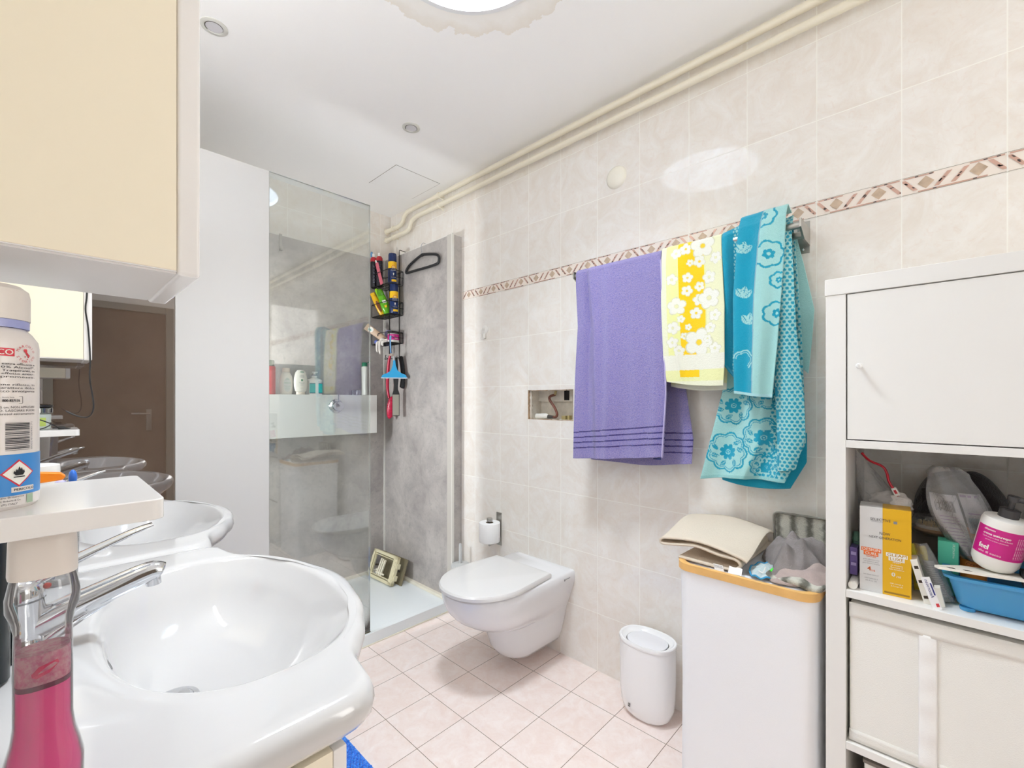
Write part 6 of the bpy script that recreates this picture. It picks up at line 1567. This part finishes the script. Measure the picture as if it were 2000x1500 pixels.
t, Mb = leanb('green_shampoo', 'wide bright green shampoo bottle in the middle caddy basket', (1.535, 2.570, B2 + .012), .17, .9, .5, .34, LGB, [('bottle', [(.022, 0), (.026, .004), (.029, .05), (.029, .09), (.024, .120), (.022, .122)], LGB), ('cap', [(.0222, .1225), (.023, .140), (.019, .158), (.010, .166), (.001, .167)], mat('dark_lime_cap', (78, 140, 24), .2))])
m = MB(); q = lambda x, y: Mb @ Vector((-.0168, -x, y))
m.poly([q(-.008, .088), q(.014, .088), q(.018, .070), (q(-.006, .070))]); m.build('white_label', mat('white_print', (240, 238, 230), .5), t, smooth=0)
m = MB(); m.poly([q(-.004, .055), q(.012, .055), q(.010, .04), q(-.002, .04)]); m.build('yellow_label', YEL, t, smooth=0)
# bottom basket
t = thing('cream_tube', (1.50, 2.64, B3), 'beige tube with a teal circle leaning out of the lowest caddy basket', 'tube')
Mt = Matrix.Translation((1.535, 2.600, B3 + .026)) @ Matrix.Rotation(.95, 4, 'Z') @ Matrix.Rotation(-.95, 4, 'X')
m = MB(); m.loft([[(x * 1, y, z) for x, y, z in r_] for r_ in tubef((0, 0, 0), .020, .015, .15)]); m.xf(Mt); m.build('tube', mat('beige_tube', (206, 178, 152), .35), t)
m = MB(); m.poly([Mt @ Vector((-.0085 + .004 * 0, .017 * math.cos(a), .112 + .018 * math.sin(a))) for a in [2 * PI * i / 24 for i in range(24)]]); m.build('white_circle', mat('white_print', (240, 238, 230), .5), t, smooth=0)
m = MB(); m.poly([Mt @ Vector((-.0092, .004 + .006 * math.cos(a), .116 + .010 * math.sin(a))) for a in [2 * PI * i / 16 for i in range(16)]]); m.build('teal_mark', mat('teal_print', (70, 170, 170), .4), t, smooth=0)
m = MB(); put_text(m, 'affixe', .016, lambda x, y: Mt @ Vector((-.0135, .012 - x, .05 + y)), 0, 'L', .026, 1); m.build('print', INK, t, smooth=0)
t = thing('lilac_carton', (1.56, 2.60, B3), 'small lilac carton at the back of the lowest caddy basket', 'carton')
m = MB(); m.box(1.555, 1.58, 2.586, 2.628, B3 + .004, B3 + .095); m.xf(rot('X', -.25, (1.56, 2.6, B3 + .004))); m.build('box', mat('lilac_card', (146, 142, 184), .5), t, smooth=0, bevel=.0006)
c = (1.545, 2.522, B3 + .004)
t = thing('cream_pot', c, 'magenta and white pot with a dark lid in the lowest caddy basket', 'pot')
MB().lathe([(.034, 0), (.0355, .003), (.0355, .052), (.034, .054)], c, 44).build('pot', PLASTW, t)
MB().lathe([(.0359, .014), (.0359, .050)], c, 56, cap=False).build('magenta_label', mat('magenta_label', (198, 28, 128), .4), t)
MB().lathe([(.0368, .0545), (.0372, .066), (.035, .069), (.001, .0695)], c, 44).build('lid', mat('dark_lid', (46, 44, 46), .3), t)
f = wrap(c, .0359, -PI / 2 - .2, .0006); m = MB(); put_text(m, 'feel', .012, lambda x, y: f(x + .004, .022 + y), 0, 'C', .020, 2); put_text(m, 'maschera', .006, lambda x, y: f(x - .016, .036 + y), 0, 'C', .018); m.build('print', mat('white_print', (240, 238, 230), .5), t, smooth=0)
t = thing('white_glove', (1.505, 2.60, B3), 'crumpled white rubber glove drooping through the lowest caddy basket', 'glove')
m = MB(); m.ell((1.512, 2.590, B3 + .020), (.014, .052, .015), 28, 16)
for y, z, r_ in ((2.618, -.055, .0075), (2.585, -.070, .0075), (2.552, -.018, .007)):
    m.tube(smoothpts([(1.508, y - .01, B3 + .012), (1.488, y, B3 + .006), (1.486, y + .004, B3 + z * .5), (1.487, y - .002, B3 + z)], 5), [r_ * 1.2] * 8 + [r_] * 5 + [r_ * .8] * 2 + [r_ * .4], 12)
for i, v in enumerate(m.v[:28 * 17]): m.v[i] = (v[0], v[1], v[2] + .005 * math.sin(90 * v[1]) * (1 if v[2] > B3 + .02 else 0))
m.build('glove', mat('white_rubber', (228, 222, 214), .5), t, smooth=60)
m = MB(); m.ell((1.510, 2.672, B3 + .018), (.012, .018, .014), 20, 12); tag(m.build('bottle_top', mat('periwinkle_plastic', (112, 124, 196), .35)), 'periwinkle blue bottle top lying at the left of the lowest caddy basket', 'bottle top')
# tools on the hooks
t = thing('back_brush', (1.55, 2.58, 1.06), 'long red bath brush hanging from the caddy hook', 'brush')
REDB = mat('crimson_plastic', (188, 14, 60), .3)
m = MB(); pts = smoothpts([(1.545, 2.562, 1.462), (1.544, 2.575, 1.42), (1.545, 2.590, 1.33), (1.548, 2.596, 1.25), (1.552, 2.585, 1.19)], 7)
m.tube(pts, [.0072 + .003 * math.sin(PI * i / (len(pts) - 1)) for i in range(len(pts))], 14)
m.build('handle', REDB, t, smooth=60)
m = MB(); m.ell((1.552, 2.562, 1.13), (.011, .026, .074), 28, 18); m.xf(rot('X', .15, (1.552, 2.562, 1.13))); m.xf(rot('Z', .9, (1.552, 2.562, 1.13))); m.build('head', REDB, t, smooth=60)
m = MB()
for k in range(16):
    z = 1.07 + .115 * k / 15; q = .024 * math.sqrt(max(0, 1 - ((z - 1.13) / .072) ** 2)); m.tube([(1.5435, 2.562 - q, z), (1.5405, 2.562, z), (1.5435, 2.562 + q, z)], .0012, 5)
m.xf(rot('Z', .9, (1.552, 2.562, 1.13))); m.build('ridges', mat('crimson_light', (206, 40, 84), .35), t)
m = MB(); r = random.Random(6)
for k in range(60): 
    z = 1.13 + r.uniform(-.06, .06); y = 2.553 + r.uniform(-.019, .019); m.cyl((1.561, y, z), (1.582, y - .008, z), .0022, 5)
m.xf(rot('Z', .9, (1.552, 2.562, 1.13))); o = m.build('bristles', PLASTW, t); o['kind'] = 'stuff'
t = thing('foot_file', (1.54, 2.48, 1.08), 'foot file with grey abrasive face and black handle hanging behind the squeegee', 'foot file')
Mf = lambda pts: pts
m = MB(); fy = 2.472
prf = [(-.010, 1.440), (-.013, 1.40), (-.013, 1.345), (-.016, 1.31), (-.012, 1.27), (-.012, 1.245), (-.020, 1.222), (-.022, 1.215), (-.022, 1.078), (.022, 1.078), (.022, 1.215), (.020, 1.222), (.012, 1.245), (.012, 1.27), (.016, 1.31), (.013, 1.345), (.013, 1.40), (.010, 1.440)]
m.prism([(fy - 2.472 + a, b) for a, b in prf], (1.532, fy, 0), (0, 1, 0), (0, 0, 1), (.008, 0, 0)); m.xf(rot('Z', .85, (1.532, fy, 1.2))); m.build('body', BLACKP, t, smooth=40, bevel=.001)
MB().box(1.5295, 1.5319, fy - .0195, fy + .0195, 1.082, 1.212).xf(rot('Z', .85, (1.532, fy, 1.2))).build('abrasive_pad', mat('grey_abrasive', (150, 146, 134), .9, bump=(900, .6, .001)), t, smooth=0)
t = thing('window_squeegee', (1.51, 2.44, 1.31), 'bright blue squeegee hanging upside down from the caddy hook', 'squeegee')
BLS = mat('sky_blue_plastic', (40, 160, 214), .35)
m = MB(); sq = [(-.078, 1.318), (-.070, 1.334), (-.040, 1.346), (-.020, 1.362), (-.009, 1.395), (-.006, 1.425), (.006, 1.425), (.009, 1.395), (.020, 1.362), (.042, 1.346), (.070, 1.334), (.078, 1.318)]
m.prism(sq, (1.508, 2.455, 0), (0, -1, 0), (0, 0, 1), (.008, 0, 0)); m.xf(rot('Z', .98, (1.51, 2.455, 1.3))); m.build('head', BLS, t, smooth=30, bevel=.001)
m = MB(); m.tube([(1.512, 2.462, 1.42), (1.516, 2.470, 1.45)], [.008, .0085], 14); m.build('grey_handle', mat('grey_plastic', (176, 178, 180), .4), t)
m = MB(); m.box(1.5105, 1.5135, 2.455 - .080, 2.455 + .080, 1.312, 1.3185); m.xf(rot('Z', .98, (1.51, 2.455, 1.3))); m.build('rubber_blade', mat('pale_rubber', (190, 200, 210), .5), t, smooth=0)
t = thing('razor', (1.51, 2.43, 1.45), 'pale blue disposable razor hanging upside down in front of the lowest basket', 'razor')
m = MB(); m.tube(smoothpts([(1.484, 2.452, 1.575), (1.483, 2.455, 1.55), (1.486, 2.458, 1.50), (1.488, 2.457, 1.468)], 5), [.0062] * 5 + [.0042] * 10 + [.006], 12); m.build('handle', mat('pale_blue_plastic', (106, 158, 206), .3), t)
m = MB(); m.box(1.480, 1.494, 2.434, 2.480, 1.452, 1.462); m.xf(rot('X', .1, (1.487, 2.457, 1.457))); m.build('blade_head', mat('silver_orange', (196, 178, 164), .3, .4), t, smooth=0, bevel=.0015)
m = MB()
m.tube(smoothpts([(1.575, 2.49, 1.455), (1.575, 2.470, 1.40), (1.577, 2.462, 1.34), (1.578, 2.468, 1.28), (1.577, 2.475, 1.255)], 6), [.010] + [.020] * 16 + [.022] * 7 + [.016], 18)
m.v = [(1.577 + (v[0] - 1.577) * .5, v[1], v[2]) for v in m.v]
tag(m.build('black_strap', mat('black_mesh', (22, 22, 24), .8, bump=(300, .8, .003))), 'black mesh scrubbing strap hanging behind the squeegee', 'strap')
# hanger
t = thing('clothes_hanger', (1.585, 2.26, 1.98), 'black clothes hanger hooked over the top of the grey shower side panel', 'hanger')
HB = mat('black_velvet', (30, 31, 34), .6)
m = MB(); hp = smoothpts([(1.583, 2.262, 2.056), (1.584, 2.20, 2.045), (1.585, 2.13, 2.028), (1.585, 2.103, 2.012), (1.585, 2.098, 1.99), (1.585, 2.115, 1.972), (1.585, 2.20, 1.970), (1.585, 2.34, 1.975), (1.585, 2.425, 1.978), (1.585, 2.437, 1.984), (1.585, 2.433, 1.998), (1.585, 2.40, 2.020), (1.584, 2.32, 2.044), (1.583, 2.262, 2.056)], 6)
m.tube(hp[:-1], .0078, 10, closed=True); m.prism([(0, 0), (-.05, -.010), (0, -.016), (.05, -.010)], (1.5805, 2.262, 2.060), (0, 1, 0), (0, 0, 1), (.005, 0, 0)); m.build('body', HB, t, smooth=50)
m = MB(); m.tube(smoothpts([(1.583, 2.262, 2.056), (1.583, 2.268, 2.08), (1.584, 2.277, 2.10), (1.589, 2.276, 2.122), (1.597, 2.272, 2.131), (1.608, 2.270, 2.131), (1.618, 2.268, 2.1235)], 6), .0019, 8); m.build('hook', CHROME, t)

# plastic flush-plate frames leaning in the tray corner
t = thing('flush_plate_frame', (1.46, 2.50, .04), 'yellowed plastic flush plate frame with a smoked panel in the shower tray corner', 'plastic frame')
YP = mat('yellowed_plastic', (222, 214, 180), .45)
Mp = Matrix.Translation((1.452, 2.672, .0475)) @ Matrix.Rotation(-PI / 2 + .04, 4, 'Z') @ Matrix.Rotation(-.34, 4, 'X')
m = MB(); Wf, Hf = .265, .168
for a, b, c_, d_ in ((0, Wf, 0, .016), (0, Wf, Hf - .016, Hf), (0, .018, 0, Hf), (Wf - .034, Wf, 0, Hf)): m.box(a, b, -.010, .012, c_, d_)
for x in (0.022, Wf - .046): m.box(x, x + .006, -.004, .008, .016, Hf - .016)
for z in (.022, Hf - .028): m.box(.018, Wf - .034, -.004, .006, z, z + .005)
for x in (-.008, Wf): m.box(x, x + .008, -.006, .02, .03, .06).box(x, x + .008, -.006, .02, .10, .13)
for k in range(5): m.box(Wf - .030, Wf - .008, -.013, -.010, .02 + .028 * k, .032 + .028 * k)
m.xf(Mp); m.build('frame', YP, t, smooth=0, bevel=.001)
m = MB()
for k in range(3): m.box(.088 + .020 * k, .100 + .020 * k, -.006, .004, .03, .130)
m.xf(rot('Y', .10, (.08, 0, .08))); m.box(.07, .16, -.004, .002, .035, .045); m.box(.08, .09, -.012, .010, .05, .06).box(.125, .135, -.012, .010, .10, .112); m.xf(Mp); m.build('push_rods', mat('pale_plastic', (232, 226, 206), .4), t, smooth=0, bevel=.001)
m = MB(); m.cyl((.03, .012, .075), (.03, .045, .075), .006, 12).cyl((Wf - .02, .012, .085), (Wf - .02, .045, .085), .006, 12); m.cyl((.015, .002, .004), (.022, .002, .004), .004).xf(Mp); m.build('screw', mat('dark_screw', (70, 64, 56), .4), t)
m = MB(); m.box(.02, Wf + .03, .045, .051, .010, .165); m.xf(Mp @ Matrix.Rotation(.0, 4, 'Z')); m.build('backing_panel', clear_mat('smoked_plastic', (190, 178, 150), 1.5, .42, (176, 166, 136), .1), t, smooth=0, bevel=.001)
